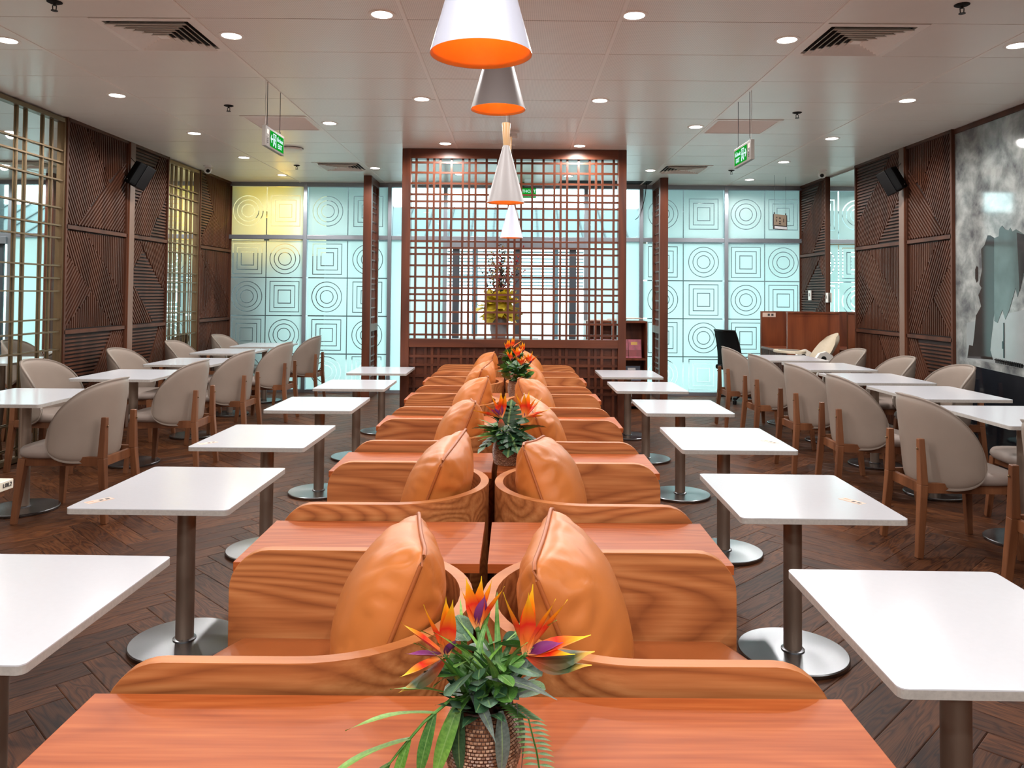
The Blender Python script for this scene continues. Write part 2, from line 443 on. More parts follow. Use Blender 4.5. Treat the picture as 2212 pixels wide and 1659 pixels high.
make_floor()

# ceiling ---------------------------------------------------------------
ceiling = struct(MB().box(-WX - .15, WX + .15, FRONT, BACK + .1, CEIL + .02, CEIL + .14).build('ceiling', 'ceiling_gap'))
COLS = [-WX, -3.14, -1.9, -.655, .6, 1.81, 3.06, WX]
ROWS = [4.54 + .63 * k for k in range(-12, 11)] + [BACK]
ROWS = [FRONT] + ROWS
VENT_ROWS = {13: 'diffuser', 17: 'grille', 21: 'diffuser'}
def ceiling_panel(x0, x1, y0, y1, mat):
    g = .0025; e = .012
    mb = MB().box(x0 + g, x1 - g, y0 + g, y1 - g, CEIL, CEIL + .015)
    # pressed rim along the edges: a shallow lip that catches light
    o = mb.build('ceiling_panel', mat, ceiling, bevel=.003)
for ci in range(7):
    for ri in range(len(ROWS) - 1):
        x0, x1, y0, y1 = COLS[ci], COLS[ci + 1], ROWS[ri], ROWS[ri + 1]
        if ri in VENT_ROWS and ci == 1: x1 = -2.52
        if ri in VENT_ROWS and ci == 5: x0 = 2.43
        ceiling_panel(x0, x1, y0, y1, 'ceiling_perforated' if ci in (2, 3, 4) and ri < 19 else 'ceiling_paint')
    # thin carrier strips between panel columns
for x in COLS[1:-1]:
    MB().box(x - .012, x + .012, FRONT, BACK, CEIL - .004, CEIL + .001).build('ceiling_runner', 'ceiling_trim', ceiling)

def diffuser(x0, x1, y0, y1, label, far=False):
    cx, cy = (x0 + x1) / 2, (y0 + y1) / 2; h = (x1 - x0) / 2 - .006; hy = (y1 - y0) / 2 - .006
    t = thing('air_diffuser', label, 'vent', (cx, cy, CEIL), 0, 'square air diffusers in the ceiling')
    def ring(a, b, za, zb, th=.006):
        mb = MB(); P = lambda s, k, z: [(-s, -s * k, z), (s, -s * k, z), (s, s * k, z), (-s, s * k, z)]
        k = hy / h
        vs = P(a, k, za) + P(b, k, zb) + P(a, k, za + th) + P(b, k, zb + th)
        fs = []
        for i in range(4):
            j = (i + 1) % 4
            fs += [(i, j, 4 + j, 4 + i), (8 + i, 12 + i, 12 + j, 8 + j), (i, 8 + i, 8 + j, j), (4 + i, 4 + j, 12 + j, 12 + i)]
        return mb.add(vs, fs)
    MB().box(-h * .86, h * .86, -hy * .86, hy * .86, .014, .0165).build('duct', 'duct_black', t)
    ring(h, h * .84, -.004, -.002, .016).build('frame', 'grille_white', t)
    for i in range(6):
        a = h * (.80 - .125 * i); b = a - h * .085
        if b < 0.03: b = .03
        ring(a, b, -.020 + .0, .006, .003).build('vane', 'grille_white', t)
    MB().box(-.03, .03, -.03, .03, -.014, .0).build('centre_cap', 'grille_white', t, bevel=.004)
    return t
def return_grille(x0, x1, y0, y1, label):
    cx, cy = (x0 + x1) / 2, (y0 + y1) / 2; h = (x1 - x0) / 2 - .006; hy = (y1 - y0) / 2 - .006
    t = thing('return_grille', label, 'vent', (cx, cy, CEIL), 0, 'return air grilles in the ceiling')
    for a in ((-h, h, -hy, -hy + .03), (-h, h, hy - .03, hy), (-h, -h + .03, -hy + .03, hy - .03), (h - .03, h, -hy + .03, hy - .03)):
        MB().box(*a, -.006, .012).build('frame_strip', 'grille_white', t)
    MB().box(-h + .03, h - .03, -hy + .03, hy - .03, .013, .0155).build('backing', 'ceiling_gap', t)
    for i in range(22):
        y = -hy + .045 + i * (2 * hy - .09) / 21
        MB().box(-h + .03, h - .03, y - .007, y + .007, -.001, .002, Matrix.Translation((0, y, 0)) @ Matrix.Rotation(R(-32), 4, 'X') @ Matrix.Translation((0, -y, 0))).build('louvre', 'grille_white', t)
diffuser(-2.52, -1.9, ROWS[13], ROWS[14], 'large square air diffuser in ceiling, upper left of the view')
diffuser(1.81, 2.43, ROWS[13], ROWS[14], 'large square air diffuser in ceiling, upper right of the view')
diffuser(-2.52, -1.9, ROWS[21], ROWS[22], 'far square air diffuser above the left lattice divider')
diffuser(1.81, 2.43, ROWS[21], ROWS[22], 'far square air diffuser above the right lattice divider')
return_grille(-2.52, -1.9, ROWS[17], ROWS[18], 'slatted return air grille behind the left exit sign')
return_grille(1.81, 2.43, ROWS[17], ROWS[18], 'slatted return air grille behind the right exit sign')

# walls ---------------------------------------------------------------
def seg_clip(poly, p, d):
    # clip the infinite line p + t d to a convex polygon (any orientation)
    t0, t1 = -1e9, 1e9; n = len(poly)
    ar = sum(poly[i][0] * poly[(i + 1) % n][1] - poly[(i + 1) % n][0] * poly[i][1] for i in range(n))
    for i in range(n):
        a = poly[i]; b = poly[(i + 1) % n]; nx, ny = (b[1] - a[1]), -(b[0] - a[0])
        if ar < 0: nx, ny = -nx, -ny
        den = nx * d[0] + ny * d[1]; num = nx * (a[0] - p[0]) + ny * (a[1] - p[1])
        if abs(den) < 1e-9:
            if num < 0: return None
            continue
        t = num / den
        if den > 0: t1 = min(t1, t)
        else: t0 = max(t0, t)
    return (t0, t1) if t1 - t0 > .012 else None
PITCH_S = .036
def slat_panel(side, y0, y1, z0, z1, regions, wall):
    """one framed panel on the side wall; side -1 left, 1 right. regions: list of (polygon in unit square u along Y, v down, slat angle deg)"""
    w, h = y1 - y0, z1 - z0; X = side * WX
    pn = link('panel', MB().box(min(X - side * .028, X - side * .004), max(X - side * .028, X - side * .004), y0, y1, z0, z1).mesh('panel'), wall)
    pn.data.materials.append(M['slat_back'])
    mb = MB(); m = .014
    for poly, ang in regions:
        pp = [(m + u * (w - 2 * m), m + (1 - v) * (h - 2 * m)) for u, v in poly]
        d = (math.cos(R(ang)), math.sin(R(ang))); nrm = (-d[1], d[0])
        ds = [p[0] * nrm[0] + p[1] * nrm[1] for p in pp]
        k = math.ceil((min(ds) + .008) / PITCH_S)
        while k * PITCH_S < max(ds) - .006:
            o = k * PITCH_S; r = seg_clip(pp, (nrm[0] * o, nrm[1] * o), d)
            if r:
                a = (nrm[0] * o + d[0] * r[0], nrm[1] * o + d[1] * r[0]); b = (nrm[0] * o + d[0] * r[1], nrm[1] * o + d[1] * r[1])
                xx = X - side * .036
                mb.bar((xx, y0 + a[0], z0 + a[1]), (xx, y0 + b[0], z0 + b[1]), .018, .020, up=(1, 0, 0))
            k += 1
    mb.build('slats', 'slat_wood', pn, kind='stuff')
    return pn
def rails(side, y0, y1, zs, wall):
    X = side * WX; a, b = sorted((X - side * .062, X - side * .002))
    for z in zs: MB().box(a, b, y0, y1, z - .018, z + .018).build('rail', 'slat_wood', wall)
    for y in (y0, y1): MB().box(a, b, y - .014, y + .014, 0, CEIL).build('stile', 'slat_wood', wall)
VT, DN, UP, HO = 90, 'dn', 'up', 0
# slat fields, seen from the room, u from near to far on the left wall
TOP_A = [([(0, 0), (.28, 0), (.70, .47), (.16, 1), (0, 1)], -58), ([(.28, 0), (1, 0), (1, .22), (.70, .47)], 90), ([(1, .22), (1, 1), (.16, 1)], 44)]
MID_A = [([(0, 0), (.3, 0), (1, .68), (1, 1), (.8, 1), (0, .22)], -60), ([(.3, 0), (1, 0), (1, .68)], 90), ([(0, .22), (.42, .62), (0, 1)], 50), ([(.42, .62), (.8, 1), (0, 1)], 90)]
LOW_A = [([(0, 0), (.8, 0), (.30, .62), (0, .30)], 0), ([(.8, 0), (1, 0), (1, 1), (.42, 1), (.30, .62)], 58), ([(0, .30), (.30, .62), (.42, 1), (0, 1)], -50)]
TOP_B = [([(0, 0), (.8, 0), (0, .72)], 0), ([(.8, 0), (1, 0), (1, .50), (.5, 1), (0, 1), (0, .72)], 56), ([(1, .50), (1, 1), (.5, 1)], 0)]
MID_B = [([(0, 0), (.2, 0), (.3, .12), (0, .38)], 52), ([(.3, .12), (1, .62), (1, 1), (.65, 1), (0, .5), (0, .38)], 0), ([(.2, 0), (1, 0), (1, .62)], -62), ([(0, .5), (.65, 1), (0, 1)], -48)]
LOW_B = [([(0, 0), (.82, 0), (.45, .5), (0, .5)], 0), ([(.82, 0), (1, 0), (1, 1), (.2, 1), (.45, .5)], 60), ([(0, .5), (.45, .5), (.2, 1), (0, 1)], -55)]
TOP_C = [([(0, 0), (.12, 0), (.42, .5), (0, .96)], 0), ([(.12, 0), (1, 0), (1, 1), (.42, .5)], 88), ([(.42, .5), (1, 1), (0, 1), (0, .96)], 50)]
MID_C = [([(0, 0), (1, .7), (1, 1), (.7, 1)], -62), ([(0, 0), (1, 0), (1, .7)], 90), ([(0, 0), (.45, .62), (0, 1)], 90), ([(.45, .62), (.7, 1), (0, 1)], 60)]
LOW_C = [([(0, 0), (.5, 0), (0, .8)], 55), ([(.5, 0), (1, 0), (1, 1), (0, 1), (0, .8)], 90)]
Z2 = atX(150, 492, -WX).z; Z1 = atX(150, 716, -WX).z
Z2R = atX(2020, 517, WX).z; Z1R = atX(2020, 730, WX).z
wall_l = struct(MB().box(-WX - .15, -WX, FRONT, BACK + .1, 0, CEIL + .1).build('wall_left', 'wall_paint'))
wall_r = struct(MB().box(WX, WX + .15, FRONT, BACK + .1, 0, CEIL + .1).build('wall_right', 'wall_paint'))
wall_f = struct(MB().box(-WX, WX, FRONT - .15, FRONT, 0, CEIL + .1).build('wall_front', 'wall_paint'))
LY = [7.20, 8.33, 8.46, 9.30, 10.26, BACK - .02]
RY = [7.42, 8.28, 8.41, 9.52, 10.44, BACK - .02]
def wall_section(side, y0, y1, sets, wall, z1, z2):
    for (za, zb), reg in zip(((z2, CEIL), (z1, z2), (.02, z1)), sets):
        if side > 0: reg = reg
        slat_panel(side, y0 + .012, y1 - .012, za + .018, zb - (.018 if zb < CEIL else .01), reg, wall)
    rails(side, y0, y1, (z1, z2, CEIL - .012), wall)
wall_section(-1, LY[0], LY[1], (TOP_A, MID_A, LOW_A), wall_l, Z1, Z2)
wall_section(-1, LY[2], LY[3], (TOP_B, MID_B, LOW_B), wall_l, Z1, Z2)
wall_section(-1, LY[4], LY[5], (TOP_C, MID_C, LOW_C), wall_l, Z1, Z2)
wall_section(1, RY[0], RY[1], (TOP_A, [( [(1 - u, v) for u, v in p], 180 - a if a not in (0, 90) else a) for p, a in MID_A][:0] + MID_A, LOW_A), wall_r, Z1R, Z2R)
wall_section(1, RY[2], RY[3], ([([(1 - u, v) for u, v in p], a if a in (0, 90) else -a) for p, a in TOP_B], [([(1 - u, v) for u, v in p], a if a in (0, 90) else -a) for p, a in MID_A], LOW_C), wall_r, Z1R, Z2R)
wall_section(1, RY[4], RY[5], ([([(1 - u, v) for u, v in p], a if a in (0, 90) else -a) for p, a in TOP_B], MID_B, LOW_B), wall_r, Z1R, Z2R)
# projecting posts
for side, y0, y1, wall in ((-1, LY[1], LY[2], wall_l), (1, RY[1], RY[2], wall_r)):
    X = side * WX; a, b = sorted((X, X - side * .075))
    MB().box(a, b, y0 + .008, y1 - .008, 0, CEIL - .002).build('post', 'post_wood', wall, bevel=.004)
    c, d = sorted((X - side * .077, X - side * .073))
    MB().box(c, d, y0 + .012, y1 - .012, 0.002, CEIL - .004).build('post_face', 'post_wood_face', wall)
# near stretches of both walls, outside or at the edge of the view
MB().box(-WX, -WX + .03, FRONT, 3.6, 0, CEIL).build('panelling', 'slat_wood', wall_l)

# mirrors with brass lattice on the left wall
def brass_mirror(y0, y1, label, vs, hs):
    t = thing('lattice_mirror', label, 'mirror', (-WX, (y0 + y1) / 2, 0))
    h = (y1 - y0) / 2
    MB().box(.006, .014, -h, h, .02, CEIL - .02).build('mirror_glass', 'mirror', t)
    for y in (-h + .02, h - .02): MB().box(.0, .05, y - .02, y + .02, .01, CEIL - .012).build('frame_post', 'brass', t, bevel=.003)
    for z in (.03, CEIL - .035): MB().box(.0, .05, -h + .04, h - .04, z - .02, z + .02).build('frame_rail', 'brass', t, bevel=.003)
    for y in vs: MB().box(.018, .030, y - .008, y + .008, .05, CEIL - .055).build('lattice_bar', 'brass', t)
    for z in hs: MB().box(.0305, .040, -h + .04, h - .04, z - .0065, z + .0065).build('lattice_bar', 'brass', t)
hz = [.12, .33, .55, .80, .98, 1.26, 1.44, 1.62, 1.98, 2.14, 2.34, 2.62, 2.78]
hzL = [atX(130, y, -WX + .035).z for y in (324, 350, 389, 449, 487, 514, 574, 601, 629, 689, 716, 754)] + [.55, .33, .12]
def mid(y0, y1, ys): return [y - (y0 + y1) / 2 for y in ys]
y0, y1 = 4.75, LY[0]
v1 = [atX(x, 450, -WX + .025).y for x in (33, 53, 90, 110)]
v1 = v1 + [v - .80 for v in v1] + [v - 1.6 for v in v1] + [v - 2.4 for v in v1]
brass_mirror(y0, y1, 'tall wall mirror behind brass lattice at the left edge of the view', mid(y0, y1, [v for v in v1 if v > y0 + .06]), hzL)
y0, y1 = LY[3], LY[4]
v2 = [atX(x, 550, -WX + .025).y for x in (370, 379, 390, 402, 412)]
brass_mirror(y0, y1, 'narrow wall mirror behind brass lattice near the frosted glass wall', mid(y0, y1, v2), hzL)
# plain mirror on the right wall
t = thing('wall_mirror', 'plain tall mirror between slatted panels on the right wall', 'mirror', (WX, (RY[3] + RY[4]) / 2, 0))
h = (RY[4] - RY[3]) / 2 - .014
MB().box(-.03, -.012, -h, h, .02, CEIL - .03).build('mirror_glass', 'mirror', t)
MB().box(-.012, -.004, -h, h, .02, CEIL - .03).build('backing_board', 'slat_back', t)

# ------------------------------------------------------------------ glass back wall
def Xb(px, py=560): return atY(px, py, BACK).x
def Zb(px, py): return atY(px, py, BACK).z
ZT = (Zb(620, 511.5) + Zb(1620, 521.5)) / 2            # transom
SEAM = [(Zb(750, 600) + Zb(1560, 608)) / 2, (Zb(750, 682) + Zb(1560, 690)) / 2, (Zb(750, 764) + Zb(1560, 772)) / 2]
BAYS = [(-WX, Xb(660), 'film'), (Xb(660), Xb(842), 'film'), (Xb(842), Xb(962), 'plain'), (Xb(962), Xb(1265), 'door'),
        (Xb(1265), Xb(1384), 'plain'), (Xb(1384), Xb(1567), 'film'), (Xb(1567), WX, 'film')]
MUL = .055
def film_pieces(mb, x0, x1, z0, z1, kind):
    cx, cz = (x0 + x1) / 2, (z0 + z1) / 2; yy = BACK - .012; g = .011
    hw, hh = (x1 - x0) / 2, (z1 - z0) / 2
    if kind == 'plain':
        return mb.add([(x0, yy, z0), (x1, yy, z0), (x1, yy, z1), (x0, yy, z1)], [(0, 1, 2, 3)])
    angs = sorted([2 * PI * i / 56 for i in range(56)] + [math.atan2(sz * hh, sx * hw) % (2 * PI) for sx in (-1, 1) for sz in (-1, 1)])
    def circ(r): return [(cx + r * math.cos(a), yy, cz + r * math.sin(a)) for a in angs]
    def rect(w, h):
        out = []
        for a in angs:
            c, s = math.cos(a), math.sin(a); k = min(w / abs(c) if abs(c) > 1e-6 else 1e9, h / abs(s) if abs(s) > 1e-6 else 1e9)
            out.append((cx + c * k, yy, cz + s * k))
        return out
    def rect4(w, h): return [(cx - w, yy, cz - h), (cx + w, yy, cz - h), (cx + w, yy, cz + h), (cx - w, yy, cz + h)]
    def band(a, b):
        n = len(a); mb.add(a + b, [(i, (i + 1) % n, n + (i + 1) % n, n + i) for i in range(n)])
    if kind == 'C':
        r = [.088, .150, .212]
        c0 = circ(r[0]); mb.add(c0, [tuple(range(len(c0)))])
        band(circ(r[0] + g), circ(r[1])); band(circ(r[1] + g), circ(r[2])); band(circ(r[2] + g), rect(hw, hh))
    else:
        r = [.085, .145, .205]
        k = min(1, hh / .27)
        c0 = rect4(r[0], r[0] * 1.05); mb.add(c0, [(0, 1, 2, 3)])
        def r2(v): return rect4(v, v * 1.05)
        band(r2(r[0] + g), r2(r[1])); band(r2(r[1] + g), r2(r[2])); band(r2(r[2] + g), rect4(hw, hh))
kinds_rows = ['CS', 'SC', 'CS', 'SC', 'CS']
for bi, (x0, x1, kind) in enumerate(BAYS):
    w = bpy.data.objects.new('window_%d' % (bi + 1), None); C.objects.link(w); struct(w)
    a, b = x0 + MUL / 2, x1 - MUL / 2
    MB().box(x1 - MUL / 2, x1 + MUL / 2, BACK - .06, BACK + .06, 0, CEIL).build('mullion', 'aluminium', w, bevel=.003) if bi < 6 else None
    if bi == 0: MB().box(x0, x0 + MUL / 2, BACK - .06, BACK + .06, 0, CEIL).build('mullion', 'aluminium', w)
    MB().box(a, b, BACK - .055, BACK + .055, ZT - .03, ZT + .03).build('transom', 'aluminium', w, bevel=.003)
    MB().box(a, b, BACK - .05, BACK + .05, CEIL - .06, CEIL).build('head_rail', 'aluminium', w)
    if kind != 'door': MB().box(a, b, BACK - .05, BACK + .05, 0.0, .045).build('sill_rail', 'aluminium', w)
    panes = [(ZT + .03, CEIL - .06)] + ([(.045, ZT - .03)] if kind != 'door' else [])
    for pi, (za, zb) in enumerate(panes):
        g = MB().box(a, b, BACK - .006, BACK + .004, za, zb).build('glass_pane', 'thin_glass', w)
        if kind == 'plain' and pi == 1:
            mb = MB(); film_pieces(mb, a, b, za, zb, 'plain'); mb.build('film', 'frosted_film', g, fix=False)
        if kind == 'film':
            cxm = (a + b) / 2; cells = [(a + .004, cxm - .007), (cxm + .007, b - .004)]
            rows = [(za + .006, zb - .006)] if pi == 0 else [(SEAM[0] + .008, zb - .02), (SEAM[1] + .008, SEAM[0] - .008), (SEAM[2] + .008, SEAM[1] - .008), (za + .004, SEAM[2] - .008)]
            for r, (c0, c1) in enumerate(rows):
                for cc, (d0, d1) in enumerate(cells):
                    mb = MB(); film_pieces(mb, d0, d1, c0, c1, kinds_rows[(r + (0 if pi == 0 else 1))][cc]); mb.build('film_tile', 'frosted_film', g, fix=False)
# sliding door leaves under the header
dx0, dx1 = BAYS[3][0] + MUL / 2, BAYS[3][1] - MUL / 2
d1 = bpy.data.objects.new('door_1', None); C.objects.link(d1); struct(d1)
MB().box(dx0, dx1, BACK - .09, BACK + .09, ZT - .13, ZT - .03).build('door_header', 'aluminium', d1, bevel=.004)
xm = atY(1117, 600, BACK).x
for x in (atY(985, 600, BACK).x, xm, atY(1237, 600, BACK).x):
    MB().box(x - .05, x + .05, BACK - .03, BACK + .03, .0, ZT - .13).build('door_stile', 'outside_column', d1, bevel=.003)
for a, b in ((dx0, atY(985, 600, BACK).x - .05), (atY(985, 600, BACK).x + .05, xm - .05), (xm + .05, atY(1237, 600, BACK).x - .05), (atY(1237, 600, BACK).x + .05, dx1)):
    MB().box(a, b, BACK - .004, BACK + .004, .06, ZT - .13).build('door_glass', 'thin_glass', d1)
    MB().box(a, b, BACK - .02, BACK + .02, .0, .06).build('door_rail', 'aluminium', d1)

# outside the glass ---------------------------------------------------------------
o = MB().box(-14, 14, BACK + .12, 40, -.14, -.02).build('pavement', 'concrete'); struct(o)
fac = thing('opposite_facade', 'bright louvred facade seen through the glass doors behind the lattice', 'building', (0, 17.5, 0))
MB().box(-14, -2.7, -.5, -.3, 0, 4.6).build('wall_panel', 'outside_grey', fac)
MB().box(2.9, 14, -.5, -.3, 0, 4.6).build('wall_panel', 'outside_grey', fac)
MB().box(-2.7, 2.9, -.2, .1, 2.50, 2.62).build('roof_gutter', 'louver_rail', fac)
MB().add([(-14, -.25, 2.62), (14, -.25, 2.62), (14, 1.6, 3.5), (-14, 1.6, 3.5), (-14, -.25, 2.67), (14, -.25, 2.67), (14, 1.6, 3.55), (-14, 1.6, 3.55)], [(0, 1, 2, 3), (4, 5, 6, 7), (0, 1, 5, 4), (2, 3, 7, 6), (0, 3, 7, 4), (1, 2, 6, 5)]).build('roof_sheet', 'roof_sheet', fac)
for i in range(57):
    x = -14 + i * .5
    MB().bar((x, -.25, 2.68), (x, 1.6, 3.56), .03, .03).build('roof_rib', 'outside_grey', fac) if -5 < x < 5 else None
for x in (-2.7, -.9, .9, 2.8):
    MB().box(x - .06, x + .06, -.05, .1, 0, 2.5).build('post', 'outside_column', fac)
for i in range(12):
    z = 1.62 + i * .075
    MB().box(-2.64, 2.74, -.03, .01, z, z + .034).build('louvre', 'louver_white', fac)
o = MB().box(-14, 14, BACK + .14, 13.5, 3.3, 3.45).build('canopy_roof', 'outside_column'); struct(o)
plain('kiosk_cream', (206, 184, 140), 0.7)
kiosk = thing('kiosk', '', 'kiosk', (-4.3, BACK + 1.0, 0))
MB().box(-.9, .88, -.45, .6, -.02, 2.05).build('counter_block', 'outside_grey', kiosk, bevel=.02)
MB().box(-.9, 1.15, .5, .6, 2.05, 3.28).build('back_wall', 'kiosk_cream', kiosk)
MB().box(-.9, -.8, -.45, .5, 2.05, 3.28).build('side_baffle', 'kiosk_cream', kiosk)
MB().box(1.10, 1.15, -.75, .5, 2.05, 3.28).build('side_baffle', 'kiosk_cream', kiosk)  # added fin, keeps sky off the upper left panes so warm light dominates
MB().box(.80, 1.15, .5, .6, -.02, 2.05).build('post', 'outside_grey', kiosk)
tag(kiosk, 'dark grey block standing outside the lower left frosted panes', 'kiosk')
wl = thing('outdoor_lamp', 'round wall lamp glowing warm behind the upper left frosted pane', 'lamp', (-3.85, BACK + .42, 2.62))
MB().lathe([(.09, -.05), (.1, 0), (.09, .05)], 20).build('lamp_body', 'pole_black', wl, smooth=40)
MB().box(-.03, .03, .05, .30, -.03, .03).box(-.03, .03, .24, .30, -.57, -.03).build('bracket', 'pole_black', wl)
ld = bpy.data.lights.new('lamp_light', 'POINT'); ld.energy = 15; ld.color = (1.0, .50, .04); ld.shadow_soft_size = .1
lo = bpy.data.objects.new('lamp_light', ld); C.objects.link(lo); lo.parent = wl; lo.location = (.28, .25, -.1)

# ------------------------------------------------------------------ lattice screens
def centre_screen():
    YS = 8.66
    t = thing('lattice_screen', 'tall dark wooden lattice screen behind the booths', 'screen', (0, YS, 0))
    def X(zx): return atY(860 + zx / 3.686, 310 + 800 / 3.686, YS).x
    def Z(zy): return atY(1113, 310 + (zy + 6) / 3.686, YS).z
    xl0, xl1, xr0, xr1 = X(32), X(100), X(1748), X(1812)
    ztop, zin, zb0, zb1 = CEIL - .003, Z(124), Z(1552), Z(1618)
    for a, b in ((xl0, xl1), (xr0, xr1)): MB().box(a, b, -.06, .06, 0, ztop).build('post', 'screen_wood', t, bevel=.004)
    MB().box(xl1, xr0, -.058, .058, zin, ztop).build('top_rail', 'screen_wood_h', t, bevel=.003)
    MB().box(xl1, xr0, -.066, .066, zb1, zb0).build('middle_rail', 'screen_wood_h', t, bevel=.004)
    MB().box(xl1, xr0, -.05, .05, 0, .10).build('bottom_rail', 'screen_wood_h', t)
    half = [140, 230, 281, 332, 421, 511, 562, 613, 700, 790, 877]
    xs = [X(v) for v in half] + [X(927)] + [X(1854 - v) for v in half][::-1]
    for x in xs:
        MB().box(x - .012, x + .012, -.016, .016, zb0, zin).build('lattice_bar', 'screen_wood', t)
        MB().box(x - .015, x + .015, -.03, -.002, .10, zb1).build('lattice_bar', 'screen_wood', t)
    for zy in (152, 232, 318, 405, 460, 513, 600, 690, 778, 830, 880, 970, 1060, 1150, 1200, 1250, 1340, 1430, 1520):
        z = Z(zy); MB().box(xl1, xr0, -.015, .015, z - .011, z + .011).build('lattice_bar', 'screen_wood_h', t)
    for py in (772, 790.5, 813.7, 837.6, 852):
        z = atY(1300, py, YS).z
        if z > .12: MB().box(xl1, xr0, -.031, -.003, z - .014, z + .014).build('lattice_bar', 'screen_wood_h', t)
    MB().box(xl1, xr0, .0, .02, .10, zb1).build('back_panel', 'screen_wood_h', t)
centre_screen()
def side_screen(xc, label, side):
    t = thing('lattice_divider', label, 'screen', (xc, 10.62, 0)); D = .70
    MB().box(-.055, .055, 0, .10, 0, CEIL - .003).build('post', 'screen_wood', t, bevel=.004)
    MB().box(-.04, .04, D - .06, D, 0, CEIL - .003).build('post', 'screen_wood', t, bevel=.004)
    for z0, z1 in ((CEIL - .10, CEIL - .004), (.92, 1.02), (0, .09)): MB().box(-.045, .045, .10, D - .06, z0, z1).build('rail', 'post_wood_face' if z0 == .92 else 'screen_wood', t)
    for y in (.18, .24, .30, .42, .50, .56): MB().box(-.012, .012, y - .011, y + .011, 1.02, CEIL - .10).box(-.012, .012, y - .011, y + .011, .09, .92).build('lattice_bar', 'screen_wood', t)
    z = .16; k = 0
    while z < CEIL - .12:
        if not .90 < z < 1.04: MB().box(-.013, .013, .10, D - .06, z - .010, z + .010).build('lattice_bar', 'screen_wood', t)
        z += (.13, .13, .075, .075, .13)[k % 5]; k += 1
side_screen(-2.02, 'narrow wooden lattice divider standing left of the tall screen', -1)
side_screen(2.02, 'narrow wooden lattice divider standing right of the tall screen', 1)

# ------------------------------------------------------------------ booths, consoles, cushions
CX = -.087; BN, BPITCH, BD = 1.595, 1.188, .725
ORD = ['nearest', 'second', 'third', 'fourth', 'fifth', 'farthest']
def arc_path(n=28, xo=.735, xi=.012, r=.3625, off=0.0):
    # U in plan, open towards +x, y from -r to r
    a = .36
    pts = []
    rr = r - off
    for i in range(9): pts.append((xo - (xo - a) * i / 8, -rr))
    ax = a - xi - off
    for i in range(1, n): 
        th = -PI / 2 - PI * i / n
        pts.append((a + ax * math.cos(th) * 1.0, rr * math.sin(th)))
    for i in range(9): pts.append((a + (xo - a) * i / 8, rr))
    return pts
def make_booth(side):
    t = thing('booth', '', 'booth seat', (0, 0, 0), 0, 'wooden booth seats in two rows')
    th = .032; top = .70; rc = .115
    out = arc_path(); inn = arc_path(off=th)
    n = len(out); xo = .735
    def ztop(x):
        d = xo - x
        return top if d > rc else top - rc + math.sqrt(max(0, rc * rc - (rc - d) ** 2))
    # densify end for the rounded corner
    def dens(p):
        ys = p[0][1]; ye = p[-1][1]; xs = [xo - rc * (1 - math.cos(PI / 2 * i / 8)) for i in range(9)]
        body = [q for q in p if q[0] < xo - rc - .005]
        return [(x, ys) for x in xs] + body + [(x, ye) for x in xs[::-1]]
    out, inn = dens(out), dens(inn); n = len(out)
    fl = -1 if side < 0 else 1
    V = []; FS = []
    for (a, b), (c, d) in zip(out, inn):
        za = ztop(a)
        V += [(a * fl, b, .02), (a * fl, b, za), (c * fl, d, za), (c * fl, d, .02)]
    for i in range(n - 1):
        o = i * 4; p = o + 4
        FS += [(o, p, p + 1, o + 1), (o + 2, o + 3, p + 3, p + 2) if False else (o + 3, o + 2, p + 2, p + 3), (o + 3, p + 3, p, o)]
    FS += [(0, 1, 2, 3), ((n - 1) * 4, (n - 1) * 4 + 3, (n - 1) * 4 + 2, (n - 1) * 4 + 1)]
    sh = MB().add(V, FS).build('shell', 'booth_wood', t, smooth=30)
    # pale edge band on top of the shell
    V = []; FS = []
    for (a, b), (c, d) in zip(out, inn):
        za = ztop(a); V += [(a * fl, b, za), (a * fl, b, za + .0025), (c * fl, d, za + .0025), (c * fl, d, za)]
    for i in range(n - 1):
        o = i * 4; p = o + 4; FS += [(o, p, p + 1, o + 1), (o + 1, p + 1, p + 2, o + 2), (o + 2, p + 2, p + 3, o + 3)]
    FS += [(0, 1, 2, 3), ((n - 1) * 4, (n - 1) * 4 + 3, (n - 1) * 4 + 2, (n - 1) * 4 + 1)]
    MB().add(V, FS).build('edge_band', 'booth_rim', sh, smooth=30)
    # leather seat
    ins = arc_path(n=24, off=th + .006, xo=.70)
    ins = [p for p in ins]
    fr = [(.70 + .09 * math.sin(PI * i / 10), .3245 - .649 * i / 10) for i in range(1, 10)]
    fr = [(x, y * 1.0) for x, y in fr]
    poly = [(x * fl, y) for x, y in ins + fr]
    def loop(z, s):
        cx = sum(p[0] for p in poly) / len(poly)
        return [(cx + (p[0] - cx) * s, p[1] * s, z) for p in poly]
    m = len(poly); V = []; FS = []
    lv = [(.345, .985), (.36, 1.0), (.43, 1.0), (.452, .975), (.462, .93), (.466, .80), (.468, .4)]
    for z, s in lv: V += loop(z, s)
    for k in range(len(lv) - 1):
        for i in range(m): j = (i + 1) % m; FS.append((k * m + i, k * m + j, (k + 1) * m + j, (k + 1) * m + i))
    FS += [tuple(range(m))[::-1], tuple(range((len(lv) - 1) * m, len(lv) * m))]
    MB().add(V, FS).build('seat_cushion', 'seat_leather', t, smooth=50)
    a, b = sorted((.10 * fl, .66 * fl))
    MB().box(a, b, -.27, .27, 0, .345).build('base', 'booth_wood', t)
    return t
booth_r, booth_l = make_booth(1), make_booth(-1)
